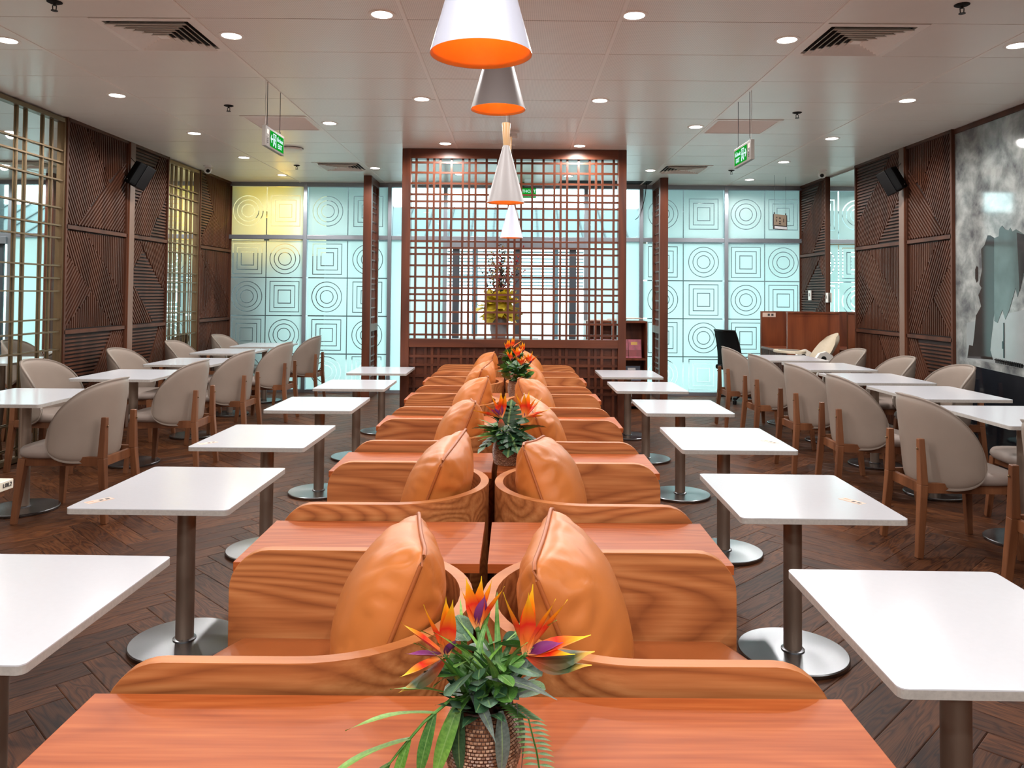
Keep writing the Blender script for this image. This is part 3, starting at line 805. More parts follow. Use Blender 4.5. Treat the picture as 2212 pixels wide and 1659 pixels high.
def make_console(side):
    t = thing('console_table', '', 'console table', (0, 0, 0), 0, 'wooden console tables between the booths')
    fl = side; x0, x1 = sorted((.012 * fl, .742 * fl))
    MB().box(x0, x1, -.213, .213, .622, .65).build('top', 'console_wood', t, bevel=.0015)
    a, b = sorted((.06 * fl, .64 * fl))
    MB().box(a, b, -.17, .17, .0, .08).build('plinth', 'booth_wood', t)
    for u in (.06, .60):
        c, d = sorted((u * fl, (u + .03) * fl)); MB().box(c, d, -.19, .19, .08, .622).build('side_panel', 'booth_wood', t)
    c, d = sorted((.09 * fl, .60 * fl)); MB().box(c, d, .05, .07, .08, .622).build('back_panel', 'booth_wood', t)
    return t
con_r, con_l = make_console(1), make_console(-1)

def make_cushion():
    t = thing('cushion', '', 'cushion', (0, 0, 0), 0, 'tan leather cushions in the booths')
    n = 34; Sz = .212; T = .122; V = []; FS = []; UVs = []
    def pos(u, v, s):
        m = max(abs(u), abs(v)); l = (abs(u) ** 11 + abs(v) ** 11) ** (1 / 11) if m > 1e-6 else 1
        x, z = u * m / l, v * m / l
        k = 1 - .05 * (1 - u * u) * (abs(v) ** 6); k2 = 1 - .05 * (1 - v * v) * (abs(u) ** 6)
        x, z = x * Sz * k2, z * Sz * k
        h = T * (max(0, 1 - abs(u) ** 2.3) ** .6) * (max(0, 1 - abs(v) ** 2.3) ** .6)
        e = m
        wr = mnoise.noise(Vector((u * 5 + s * 9, v * 5, s * 3.1))) * .018 * e ** 3 * (1 - e ** 12)
        fold = math.sin(math.atan2(v, u) * 22 + mnoise.noise(Vector((u * 2, v * 2, s))) * 8) * .006 * max(0, (e - .55)) * 2.0 * (1 - e ** 14)
        big = mnoise.noise(Vector((u * 1.9 + 4 * s, v * 1.9, 5))) * .007 * (1 - e ** 4)
        return (x, s * (h + (wr + fold + big) * (1 if h > .004 else 0)), z)
    for s in (1, -1):
        for i in range(n + 1):
            for j in range(n + 1):
                uu = -1 + 2 * i / n; vv = -1 + 2 * j / n
                uu = math.copysign(abs(uu) ** .8, uu); vv = math.copysign(abs(vv) ** .8, vv)
                V.append(pos(uu, vv, s))
    for b in (0, (n + 1) ** 2):
        for i in range(n):
            for j in range(n):
                q = (b + i * (n + 1) + j, b + (i + 1) * (n + 1) + j, b + (i + 1) * (n + 1) + j + 1, b + i * (n + 1) + j + 1)
                FS.append(q if b else q[::-1])
    mb = MB().add(V, FS); me = mb.mesh('cover')
    bm = bmesh.new(); bm.from_mesh(me); bmesh.ops.remove_doubles(bm, verts=bm.verts, dist=.0006); bmesh.ops.recalc_face_normals(bm, faces=bm.faces); bm.to_mesh(me); bm.free()
    me.materials.append(M['tan_leather']); me.shade_smooth(); cov = link('cover', me, t)
    ring = []
    for k in range(4):
        for i in range(14):
            w = -1 + 2 * i / 14
            u, v = ((w, -1), (1, w), (-w, 1), (-1, -w))[k]
            p = pos(u, v, 1); ring.append((p[0] * 1.01, 0, p[2] * 1.01))
    ring.append(ring[0])
    MB().tube(ring, .0052, 8).build('piping', 'tan_piping', cov, smooth=60)
    return t
cushion0 = make_cushion()
used_c = [0]
def place_cushion(x, y, z, side, tilt, yaw, roll, label):
    o = cushion0 if not used_c[0] else copy_tree(cushion0); used_c[0] = 1
    o['label'] = label
    # cushion plane normal initially +-Y; turn so that it faces the aisle, lean on the curved back
    mw = Matrix.Translation((x, y, z)) @ Matrix.Rotation(yaw, 4, 'Z') @ Matrix.Rotation(side * tilt, 4, 'Y') @ Matrix.Rotation(R(90), 4, 'Z') @ Matrix.Rotation(roll, 4, 'Y')
    o.matrix_world = mw; o.rotation_mode = 'XYZ'
    o.location, o.rotation_euler = mw.to_translation(), mw.to_euler()
for k in range(6):
    yc = BN + BPITCH * k + BD / 2
    for side, src, nm in ((-1, booth_l, 'left'), (1, booth_r, 'right')):
        lb = '%s curved wooden booth with tan leather seat in the %s row' % (ORD[k], nm)
        if k == 0: src.location = (CX, yc, 0); src['label'] = lb
        else: dup(src, (CX, yc, 0), 0, lb)
        sz = [.672, .675, .67, .66, .665, .665][k]
        yaw = side * R([8, -6, 5, 14, -8, 6][k] if side < 0 else [10, 12, -4, 16, 4, 20][k])
        roll = R([3, -7, 6, 12, -6, 8][k] if side < 0 else [-4, 6, -9, 8, 10, 25][k])
        place_cushion(CX + side * (.215 if side < 0 else .24), yc - .03, sz, side, R(-22), -yaw, roll,
                      'square tan leather cushion leaning in the %s booth of the %s row' % (ORD[k], nm))
for k in range(7):
    yc = BN + BPITCH * k - (BPITCH - BD) / 2
    for side, src, nm in ((-1, con_l, 'left'), (1, con_r, 'right')):
        if k == 6: continue
        lb = 'wooden console table in front of the %s booth of the %s row' % (ORD[k], nm)
        if k == 0: src.location = (CX, yc, 0); src['label'] = lb
        else: dup(src, (CX, yc, 0), 0, lb)

# ------------------------------------------------------------------ white pedestal tables
def make_table(w, d, h, cat_group, edge='white_top'):
    t = thing('pedestal_table', '', 'table', (0, 0, 0), 0, cat_group)
    poly = []
    r = .018
    for sx, sy, a0 in ((1, 1, 0), (-1, 1, 90), (-1, -1, 180), (1, -1, 270)):
        for i in range(5):
            a = R(a0 + 90 * i / 4); poly.append((sx * (w / 2 - r) + r * math.cos(a), sy * (d / 2 - r) + r * math.sin(a)))
    MB().prism(poly, h - .003, h).build('top', 'white_top', t)
    MB().prism(poly, h - .022, h - .003).build('top_edge', 'top_edge', t)
    MB().lathe([(.036, .02), (.036, h - .024)], 32).build('pole', 'pole_metal', t, smooth=40)
    MB().box(-.15, .15, -.15, .15, h - .028, h - .022).build('mount_plate', 'pole_black', t)
    MB().lathe([(.214, 0), (.216, .004), (.216, .016), (.212, .020), (.04, .022)], 64).build('base', 'steel', t, smooth=35)
    MB().lathe([(.046, .020), (.046, .026), (.037, .030)], 32).build('collar', 'steel', t, smooth=40)
    return t
def sticker(t, x, y, h, rz):
    m = Matrix.Translation((x, y, 0)) @ Matrix.Rotation(rz, 4, 'Z') @ Matrix.Diagonal((.8, .8, 1, 1))
    s = MB().box(-.062, .062, -.026, .026, h, h + .0006, m).build('sticker', 'sticker_paper', t)
    for a, b, c, d, mm in ((-.055, -.02, .012, .016, 'sticker_ink'), (-.055, -.025, .004, .007, 'sticker_ink'), (-.058, .058, -.023, -.021, 'sticker_ink'), (.0, .018, -.010, .010, 'dark_ink'), (.03, .048, -.010, .010, 'dark_ink')):
        MB().box(a, b, c, d, h + .0006, h + .0009, m).build('print', mm, s)
TH = .645
rowR = [(1.105, 1.975), (1.135, 3.205), (1.185, 4.445), (1.205, 5.70), (1.16, 6.92), (1.16, 8.03)]
rowL = [(-1.345, 2.055), (-1.35, 3.26), (-1.385, 4.42), (-1.41, 5.70), (-1.39, 6.92), (-1.385, 8.20)]
tbl = make_table(.605, .70, TH, 'white pedestal tables beside the booths'); first = True
for nm, rows in (('right', rowR), ('left', rowL)):
    for k, (x, y) in enumerate(rows):
        lb = 'white square pedestal table beside the %s booth of the %s row' % (ORD[k], nm)
        if first: t = tbl; t.location = (x, y, 0); t['label'] = lb; first = False
        else: t = dup(tbl, (x, y, 0), 0, lb)
        t.rotation_euler = (0, 0, R([-1.0, -.9, -.6, 0, 0, 0][k]))
for o in list(C.objects):
    if o.name.startswith('pedestal_table'):
        for ord_, nm, pos in (('second', 'right', (.20, -.10, R(-60))), ('second', 'left', (-.235, -.24, R(55))), ('third', 'left', (-.24, -.24, R(50))), ('third', 'right', (.23, -.1, R(-60)))):
            if ('%s booth of the %s' % (ord_, nm)) in o['label']: sticker(o, pos[0], pos[1], TH, pos[2])
TW = .75
wallR = [(3.04, 4.69), (3.10, 5.79), (3.11, 6.78), (3.14, 7.87), (3.10, 8.92)]
wallL = [(-3.24, 5.21), (-3.21, 6.62), (-3.22, 7.88), (-3.36, 9.28), (-3.32, 10.42)]
tb2 = make_table(.66, .80, TW, 'white pedestal tables along the side walls'); first = True
for nm, rows in (('right', wallR), ('left', wallL)):
    for k, (x, y) in enumerate(rows):
        lb = 'white pedestal table between facing chairs along the %s wall, %s from the camera' % (nm, (ORD[:4] + ['farthest'])[k])
        if first: tb2.location = (x, y, 0); tb2['label'] = lb; first = False
        else: dup(tb2, (x, y, 0), 0, lb)

# side station with stone top at the left edge
t = thing('serving_table', 'thick cream stone top on wooden legs at the left edge of the view', 'table', (-1.86, 2.93, 0), R(-2))
MB().box(-.8, 0, -.75, 0, .715, .75).build('top', 'cream_top', t, bevel=.003)
for x, y in ((-.06, -.05), (-.06, -.70), (-.74, -.05), (-.74, -.70)): MB().box(x - .022, x + .022, y - .022, y + .022, 0, .69).build('leg', 'chair_wood', t)
MB().box(-.06, -.04, -.68, -.07, .63, .69).build('apron', 'chair_wood', t); MB().box(-.72, -.08, -.06, -.04, .63, .69).build('apron', 'chair_wood', t)
MB().box(-.78, -.02, -.73, -.02, .69, .715).build('sub_top', 'chair_wood', t)
text_part('L08.2', .022, 'dark_ink', t, Matrix.Translation((.0015, -.035, .7335)) @ Matrix.Rotation(R(90), 4, 'Z') @ Matrix.Rotation(R(90), 4, 'X'))

# ------------------------------------------------------------------ tub chairs
def make_chair():
    t = thing('tub_chair', '', 'chair', (0, 0, 0), 0, 'taupe tub chairs at the wall tables')
    # backrest shell, front of chair is +Y
    nu, nv = 44, 20; V = []; FS = []; Rr = .285; A = R(88); T = .026
    for s in (1, -1):
        for i in range(nu + 1):
            for j in range(nv + 1):
                u = math.sin(PI / 2 * (-1 + 2 * i / nu)); v0 = -1 + 2 * j / nv
                v = math.copysign(abs(v0) ** .75, v0)
                zt = .525 + .360 * max(0, 1 - abs(u) ** 2.6) ** .55
                zb = .525 - .155 * max(0, 1 - abs(u) ** 5.0) ** .5
                z = zb + (zt - zb) * (v + 1) / 2
                m = max(abs(u) ** 1.5, abs(v)); th = T * math.sqrt(max(0, 1 - m ** 9)); r = Rr + s * th - .012 * s
                a = u * A; lean = -(z - .4) * .10; flare = 1 + .05 * max(0, z - .55) / .3
                V.append((r * math.sin(a) * flare, -r * math.cos(a) + lean + .03, z))
    N = (nu + 1) * (nv + 1)
    for b in (0, N):
        for i in range(nu):
            for j in range(nv):
                q = (b + i * (nv + 1) + j, b + (i + 1) * (nv + 1) + j, b + (i + 1) * (nv + 1) + j + 1, b + i * (nv + 1) + j + 1)
                FS.append(q if not b else q[::-1])
    # rim
    per = [(i, 0) for i in range(nu + 1)] + [(nu, j) for j in range(1, nv + 1)] + [(i, nv) for i in range(nu - 1, -1, -1)] + [(0, j) for j in range(nv - 1, 0, -1)]
    for a, b in zip(per, per[1:] + per[:1]):
        p, q = a[0] * (nv + 1) + a[1], b[0] * (nv + 1) + b[1]; FS.append((p, q, N + q, N + p))
    MB().add(V, FS).build('backrest', 'taupe_leather', t, smooth=180)
    # seat pad
    m = 40; lv = [(.405, .90), (.41, .96), (.43, 1.0), (.452, .985), (.466, .94), (.472, .80), (.474, .4)]; V = []; FS = []
    for z, s in lv:
        for i in range(m):
            a = 2 * PI * i / m; c, sn = math.cos(a), math.sin(a); l = (abs(c) ** 3.2 + abs(sn) ** 3.2) ** (-1 / 3.2)
            x = .255 * c * l * s; y = .25 * sn * l * s
            V.append((x * (1 + .10 * (y > 0) * y / .25), y + .015, z))
    for k in range(len(lv) - 1):
        for i in range(m): j = (i + 1) % m; FS.append((k * m + i, k * m + j, (k + 1) * m + j, (k + 1) * m + i))
    FS += [tuple(range(m))[::-1], tuple(range((len(lv) - 1) * m, len(lv) * m))]
    MB().add(V, FS).build('seat', 'seat_taupe', t, smooth=180)
    # legs
    for s in (-1, 1):
        lg = MB().bar((s * .205, -.325, 0), (s * .185, -.292, .40), .034, .036, up=(0, 1, 0), w2=.046, h2=.044)
        lg.bar((s * .185, -.292, .40), (s * .172, -.296, .655), .046, .044, up=(0, 1, 0), w2=.030, h2=.034).build('leg', 'chair_wood', t, bevel=.004)
        MB().ball((s * .176, -.318, .60), .006, 8, 5).build('screw', 'brass', t, smooth=180)
        MB().bar((s * .245, .225, 0), (s * .215, .19, .40), .032, .032, up=(0, 1, 0), w2=.048, h2=.048).build('leg', 'chair_wood', t, bevel=.004)
        MB().bar((s * .192, -.28, .385), (s * .218, .19, .385), .026, .055).build('side_rail', 'chair_wood', t)
    MB().bar((-.215, .19, .385), (.215, .19, .385), .026, .05).build('front_rail', 'chair_wood', t)
    MB().bar((-.19, -.275, .37), (.19, -.275, .37), .026, .055).build('back_rail', 'chair_wood', t)
    return t
ch0 = make_chair(); usedch = [0]
def chair(x, y, rz, label, grp):
    if not usedch[0]: usedch[0] = 1; ch0.location = (x, y, 0); ch0.rotation_euler = (0, 0, rz); ch0['label'] = label; ch0['group'] = grp
    else: dup(ch0, (x, y, 0), rz, label, grp)
O5 = ['nearest', 'second', 'third', 'fourth', 'farthest']
# facing -X (left wall): chair front +Y turned by +90 deg
for k, y in enumerate((5.12, 6.50, 7.66, 8.98, 10.30)):
    chair(-2.86, y, R(90 + random.uniform(-3, 3)), 'taupe tub chair seen from behind, %s in the aisle row of the left wall tables' % O5[k], 'aisle side chairs at the left wall tables')
chair(-2.88, 3.70, R(92), 'taupe tub chair cut off by the left edge of the view', 'aisle side chairs at the left wall tables')
for k, y in enumerate((6.45, 7.78, 9.05, 10.42)):
    chair(-3.70, y, R(-90 + random.uniform(-4, 4)), 'taupe tub chair with its back to the left wall, %s from the camera' % (['nearest', 'second', 'third', 'farthest'][k]), 'wall side chairs at the left wall tables')
for k, (x, y) in enumerate(((2.58, 4.60), (2.60, 5.72), (2.60, 6.62), (2.60, 7.66), (2.62, 8.72))):
    chair(x, y, R(-90 + random.uniform(-3, 3)), 'taupe tub chair seen from behind, %s in the aisle row of the right wall tables' % O5[k], 'aisle side chairs at the right wall tables')
chair(2.68, 3.58, R(-90), 'taupe tub chair cut off by the right edge of the view', 'aisle side chairs at the right wall tables')
for k, (x, y) in enumerate(((3.36, 4.98), (3.52, 6.60), (3.50, 7.52), (3.50, 8.56))):
    chair(x, y, R(90 + random.uniform(-4, 4)), 'taupe tub chair with its back to the right wall, %s from the camera' % (['nearest', 'second', 'third', 'farthest'][k]), 'wall side chairs at the right wall tables')

# ------------------------------------------------------------------ downlights
def make_downlight():
    t = thing('downlight', '', 'downlight', (0, 0, CEIL), 0, 'round recessed downlights')
    MB().lathe([(.058, .002), (.060, -.004), (.074, -.005), (.080, -.002), (.080, .004)], 40, cap=False).build('trim_ring', 'grille_white', t, smooth=40)
    MB().lathe([(.0005, -.0015), (.059, -.0015), (.059, .004), (.0005, .004)], 32, cap=False).build('lens', 'lamp_white', t)
    ld = bpy.data.lights.new('downlight_beam', 'SPOT'); ld.energy = DOWNLIGHT_W; ld.spot_size = R(168); ld.spot_blend = .35; ld.shadow_soft_size = .05; ld.color = (1.0, .965, .935)
    lo = bpy.data.objects.new('downlight_beam', ld); C.objects.link(lo); lo.parent = t; lo.location = (0, 0, -.02)
    return t
dl0 = make_downlight(); useddl = [0]
def downlight(p, label):
    if not useddl[0]: useddl[0] = 1; dl0.location = p; dl0['label'] = label
    else: dup(dl0, p, 0, label)
DLCOLS = [('over the left wall tables', [(15, 87), (253, 206), (420, 288), (527, 340), (610, 378)]),
          ('over the left aisle', [(500, 77), (712, 266), (810, 363)]),
          ('just left of the pendant lamps', [(825, 31), (911, 214), (962, 310), (993, 376)]),
          ('just right of the pendant lamps', [(1370, 33), (1296, 217), (1252, 315), (1228, 380)]),
          ('over the right aisle', [(1700, 86), (1503, 274), (1405, 368)]),
          ('over the right wall tables', [(2198, 98), (1960, 217), (1797, 299), (1693, 350), (1619, 388)])]
for nm, pts in DLCOLS:
    for k, (px, py) in enumerate(pts):
        o = (['nearest'] + ORD[1:])[k] if k < len(pts) - 1 else 'farthest'
        downlight(atZ(px, py, CEIL), 'round recessed downlight, %s of the ceiling row %s' % (o, nm))
for x in (-3.2, -.76, .69, 3.3):  # unseen downlights added behind the camera as fill for the near furniture
    for q, y in enumerate((-3.0, -1.5, -.1, 1.35)): downlight((x, y, CEIL), 'added round recessed downlight out of view, row %s behind, %s column' % (('four', 'three', 'two', 'one')[q], {-3.2: 'left wall', -.76: 'left centre', .69: 'right centre', 3.3: 'right wall'}[x]))

# ------------------------------------------------------------------ pendant lamps
def make_pendant():
    t = thing('pendant_lamp', '', 'pendant lamp', (0, 0, 0), 0, 'white cone pendant lamps over the booths')
    H, Rb, Rt = .38, .125, .021
    MB().lathe([(Rb, 0), (Rt, H)], 64, cap=False).build('shade', 'cone_lit', t, smooth=60)
    ins = [(Rb - .0005, .0005)]
    for i in range(26):
        z = .006 + i * (H - .05) / 26; r = Rb * (1 - z / H) + Rt * z / H - .005
        ins += [(r + .0015, z), (r - .0015, z + .006)]
    MB().lathe(ins, 64, cap=False).build('reflector', 'cone_gold', t, smooth=30)
    MB().lathe([(.019, H), (.0195, H + .005), (.029, H + .145), (.027, H + .150)], 32).build('neck', 'neck_wood', t, smooth=40)
    MB().lathe([(.02, H - .06), (.024, H - .10), (.014, H - .13)], 16).build('bulb', 'lamp_warm', t, smooth=60)
    ld = bpy.data.lights.new('bulb_light', 'POINT'); ld.energy = PENDANT_W; ld.color = (1.0, .74, .38); ld.shadow_soft_size = .015
    lo = bpy.data.objects.new('bulb_light', ld); C.objects.link(lo); lo.parent = t; lo.location = (0, 0, .20)
    return t
emit('lamp_warm', (1.0, .6, .2, 1), 6.0)
pd0 = make_pendant()
PD = [(1035, 1.90, 2.035), (1073, 3.55, 2.29), (1091, 5.15, 2.05), (1097, 6.8, 2.29), (1104, 8.38, 2.05), (1106, 10.0, 2.29)]
for k, (px, y, z) in enumerate(PD):
    x = (px - VPX) / F * y; lb = 'white cone pendant lamp with gold inside, %s from the camera' % ORD[k]
    if k == 0: o = pd0; o.location = (x, y, z); o['label'] = lb
    else: o = copy_tree(pd0); o.location = (x, y, z); o['label'] = lb
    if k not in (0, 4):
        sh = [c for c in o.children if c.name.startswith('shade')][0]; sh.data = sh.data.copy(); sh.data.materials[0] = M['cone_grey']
    MB().lathe([(.0022, .525), (.0022, CEIL - z)], 8).build('cable', 'clear_cable', o)
    MB().lathe([(.03, CEIL - z - .012), (.03, CEIL - z - .001)], 20).build('canopy', 'white_plastic', o)

# ------------------------------------------------------------------ ceiling fittings
def exit_sign(x, yc, z, side, label):
    # local x is the reader's right, face towards local -y
    t = thing('exit_sign', label, 'exit sign', (x, yc, z), R(90) if side < 0 else R(-90), 'hanging green exit signs')
    m = 1 if side < 0 else -1
    MB().box(-.235, .235, -.014, .014, -.078, .078).build('housing', 'grey_plastic', t, bevel=.003)
    gx0, gx1 = sorted((-.125 * m, .215 * m))
    gp = MB().box(gx0, gx1, -.0155, -.0135, -.062, .060).build('lit_panel', 'sign_green', t)
    f = -.0158
    def rect(a, b, c, d): 
        a, b = sorted((a * m, b * m)); return MB().box(a, b, f - .0006, f + .0002, c, d)
    # door frame, running figure, arrow
    rect(-.055, -.047, -.052, .046).build('door_mark', 'sign_white', gp); rect(.012, .020, -.052, .046).build('door_mark', 'sign_white', gp); rect(-.055, .020, .040, .048).build('door_mark', 'sign_white', gp)
    def stroke(a, b, w=.010): return MB().bar((a[0] * m, f - .0009, a[1]), (b[0] * m, f - .0009, b[1]), .001, w, up=(0, 0, 1) if abs(a[0] - b[0]) > abs(a[1] - b[1]) else (1, 0, 0)) if False else MB().add(*strip(a, b, w))
    def strip(a, b, w):
        d = Vector((b[0] - a[0], b[1] - a[1])); d.normalize(); n = Vector((-d.y, d.x)) * w / 2
        q = [(a[0] + n.x, a[1] + n.y), (b[0] + n.x, b[1] + n.y), (b[0] - n.x, b[1] - n.y), (a[0] - n.x, a[1] - n.y)]
        return [(u * m, f - .0006, v) for u, v in q] + [(u * m, f + .0002, v) for u, v in q], [(0, 1, 2, 3), (7, 6, 5, 4), (0, 4, 5, 1), (1, 5, 6, 2), (2, 6, 7, 3), (3, 7, 4, 0)]
    for a, b, w in (((-.018, .015), (-.022, -.018), .016), ((-.022, -.016), (-.040, -.044), .010), ((-.020, -.016), (.0, -.030), .010), ((.0, -.030), (.004, -.052), .009), ((-.018, .012), (-.036, .0), .008), ((-.018, .012), (.002, -.002), .008)):
        stroke(a, b, w).build('figure_mark', 'sign_white', gp)
    MB().add([(( -.014 + .010 * math.cos(i * PI / 6)) * m, f - .0006, .027 + .010 * math.sin(i * PI / 6)) for i in range(12)], [tuple(range(12))]).build('figure_mark', 'sign_white', gp)
    for a, b, w in (((-.110, 0), (-.060, 0), .012), ((-.112, 0), (-.088, .030), .010), ((-.112, 0), (-.088, -.030), .010)): stroke(a, b, w).build('arrow_mark', 'sign_white', gp)
    mw = lambda zz: Matrix.Translation((.117 * m, f - .0004, zz)) @ Matrix.Rotation(R(90), 4, 'X')
    text_part('lối thoát', .043, 'sign_white', gp, mw(.020)); text_part('EXIT', .052, 'sign_white', gp, mw(-.030))
    sx = -.18 * m
    for zz, mm in ((.0, 'white_plastic'), (-.018, 'black_plastic'), (-.032, 'black_plastic'), (-.046, 'black_plastic')): MB().box(sx - .006, sx + .006, -.016, -.013, zz - .004, zz + .004).build('button', mm, t)
    MB().box(sx - .025, sx + .025, -.0148, -.0138, .02, .055).build('vent_slots', 'grille_white', t)
    for xx in (-.16, .16):
        ring = [(xx + .014 * math.cos(i * PI / 8), 0, .092 + .014 * math.sin(i * PI / 8)) for i in range(17)]
        MB().tube(ring, .002, 6).build('hook', 'steel', t)
        MB().lathe([(.0022, .106), (.0022, CEIL - z)], 6, xx, 0).build('hanger_rod', 'dark_rubber', t)
    wx = .205 * (-m)
    MB().tube([(wx, .0, .078), (wx + .008, 0, .16), (wx - .006, 0, .26), (wx + .006, 0, .34), (wx, 0, CEIL - z)], .0018, 6).build('power_cord', 'clear_cable', t)
exit_sign(-1.89, 6.06, 2.625, -1, 'hanging green exit sign with left arrow on the left side')
exit_sign(1.83, 6.26, 2.585, 1, 'hanging green exit sign with right arrow on the right side')
# sign box by the doors
t = thing('door_exit_sign', 'green exit sign by the doors seen behind the lattice screen', 'exit sign', (.10, 11.15, 2.90))
MB().box(-.19, .19, 0, .04, -.075, .075).build('housing', 'green_back', t, bevel=.004)
gp = MB().box(-.185, .185, -.002, .0, -.07, .06).build('lit_panel', 'sign_green', t)
text_part('THOÁT', .058, 'sign_white', gp, Matrix.Translation((.085, -.0025, .018)) @ Matrix.Rotation(R(90), 4, 'X'))
text_part('EXIT', .046, 'sign_white', gp, Matrix.Translation((.04, -.0025, -.040)) @ Matrix.Rotation(R(90), 4, 'X'))
MB().box(-.02, .02, .0, .03, .075, CEIL - 2.90).build('mount', 'green_back', t)

def sprinkler(p, label):
    t = thing('sprinkler', label, 'sprinkler', p, 0, 'fire sprinklers in the ceiling')
    MB().lathe([(.04, 0), (.04, -.003), (.03, -.008), (.012, -.009)], 24).build('escutcheon', 'duct_black', t, smooth=40)
    MB().lathe([(.008, -.008), (.008, -.022)], 12).build('body', 'pole_black', t)
    MB().bar((-.011, 0, -.020), (-.009, 0, -.048), .004).bar((.011, 0, -.020), (.009, 0, -.048), .004).build('frame_arms', 'pole_black', t)
    MB().lathe([(.018, -.048), (.018, -.051)], 16).build('deflector', 'pole_black', t)
for (px, py), lb in (((118, 4), 'black fire sprinkler at the top left edge of the view'), ((494, 228), 'black fire sprinkler left of the left exit sign'), ((641, 357), 'small fire sprinkler below the left exit sign'),
                     ((2078, 10), 'black fire sprinkler at the top right of the view'), ((1722, 243), 'black fire sprinkler right of the right exit sign'), ((1580, 368), 'small fire sprinkler below the right exit sign')):
    sprinkler(atZ(px, py, CEIL), lb)
def cctv(p, rz, label):
    t = thing('dome_camera', label, 'camera', p, rz, 'ceiling security cameras')
    MB().lathe([(.055, 0), (.055, -.012), (.045, -.02)], 28).build('mount', 'white_plastic', t, smooth=40)
    MB().ball((0, 0, -.055), .048, 20, 12).build('ball', 'white_plastic', t, smooth=180)
    MB().ball((0, -.030, -.068), .026, 16, 8).build('lens', 'black_plastic', t, smooth=180)
cctv(atZ(449, 358, CEIL), R(25), 'white security camera near the left slatted wall'); cctv(atZ(1776, 368, CEIL), R(-25), 'white security camera near the right slatted wall')
t = thing('ceiling_speaker', 'round flat ceiling speaker beside the left exit sign', 'speaker', atZ(630, 320, CEIL))
MB().lathe([(.115, 0), (.12, -.008), (.11, -.022), (.0005, -.026)], 40).build('cover', 'grille_white', t, smooth=40)
MB().lathe([(.128, 0), (.128, -.004)], 40).build('rim', 'ceiling_gap', t)
t = thing('smoke_detector', 'white detector on the ceiling behind the middle pendant lamps', 'detector', atZ(1109, 283, CEIL))
MB().lathe([(.06, 0), (.06, -.02), (.045, -.03)], 28).build('base', 'white_plastic', t, smooth=40)
MB().lathe([(.038, -.03), (.042, -.06), (.03, -.075)], 24).build('chamber', 'white_plastic', t, smooth=40)
p = atZ(1685, 380, CEIL)
t = thing('hanging_sign', 'small bronze sign hanging before the right frosted panes', 'sign', (p.x, p.y, 2.45), R(35))
zc = atY(1685, 480, p.y).z; t.location.z = zc
MB().box(-.14, .14, -.01, .01, -.10, .10).build('board', 'sign_dark', t)
MB().box(-.14, .115, -.013, -.010, -.045, .10).build('panel', 'sign_bronze', t); MB().box(-.13, .13, -.013, -.010, -.092, -.058).build('caption', 'white_print', t)
for a, b, c, d in ((-.10, -.075, .05, .065), (-.10, -.085, .0, .03), (-.04, .0, .045, .06), (-.04, .0, -.0, .012), (-.045, .005, -.03, -.015), (.05, .065, .0, .05)): MB().box(a, b, -.0142, -.013, c, d).build('symbol', 'sign_dark', t)
for x in (-.12, .12):
    MB().lathe([(.0015, .12), (.0015, CEIL - zc)], 6, x, 0).build('hanger_wire', 'dark_rubber', t); MB().lathe([(.007, .10), (.007, .125)], 10, x, 0).build('clip', 'black_plastic', t)
a = atZ(1205, 391, CEIL); b = atZ(1395, 397, CEIL)
MB().box(a.x, 1.92, 10.95, 11.30, CEIL - .003, CEIL + .001).build('open_slot', 'duct_black', ceiling)
t = MB().tube([(1.86, 11.1, CEIL - .002), (1.84, 11.1, 2.85), (1.80, 11.12, 2.68), (1.74, 11.1, 2.55), (1.70, 11.1, 2.52)], .005, 8).build('loose_cable', 'black_plastic'); tag(t, 'loose black cable dangling from the ceiling right of the tall screen', 'cable')

def wall_speaker(px, py, side, label):
    p = atX(px, py, side * 4.0)
    t = thing('wall_speaker', label, 'speaker', p, 0, 'black wall speakers')
    rot = Matrix.Rotation(side * R(38), 4, 'Z') @ Matrix.Rotation(R(-24), 4, 'X') @ Matrix.Rotation(side * R(-14), 4, 'Y')
    MB().box(-.085, .085, -.02, .085, -.13, .13, rot).build('cabinet', 'black_plastic', t, bevel=.008)
    MB().box(-.082, .082, -.095, -.018, -.127, .127, rot).build('grille', 'black_mesh', t, bevel=.02)
    v = rot @ Vector((0, -.0965, -.095)); MB().ball(v, .007, 8, 6).build('badge', 'chrome', t)
    MB().bar((side * .02, .03, .02), (side * .13, .03, .03), .03, .03).build('bracket_arm', 'black_plastic', t)
    MB().tube([(side * .02, .06, .08), (side * .09, .05, .16), (side * .16, .04, .24)], .004, 6).build('speaker_lead', 'black_plastic', t)
wall_speaker(303, 380, -1, 'black loudspeaker on the left slatted wall'); wall_speaker(1926, 391, 1, 'black loudspeaker on the right slatted wall')

# thermostat and switch on the right wall
for px, py, w_, h_, lb, cat, nm in ((1750, 638, .09, .14, 'white thermostat on the right wall above the desk', 'thermostat', 'thermostat'), (1787, 643, .06, .13, 'slim white switch beside the mirror on the right wall', 'switch', 'wall_switch')):
    p = atX(px, py, WX - .05); t = thing(nm, lb, cat, p)
    MB().box(-.012, .004, -w_ / 2, w_ / 2, -h_ / 2, h_ / 2).build('plate', 'white_plastic', t, bevel=.004)
    MB().box(-.0145, -.011, -w_ * .2, w_ * .1, -h_ * .1, h_ * .22).build('display', 'grey_plastic', t)

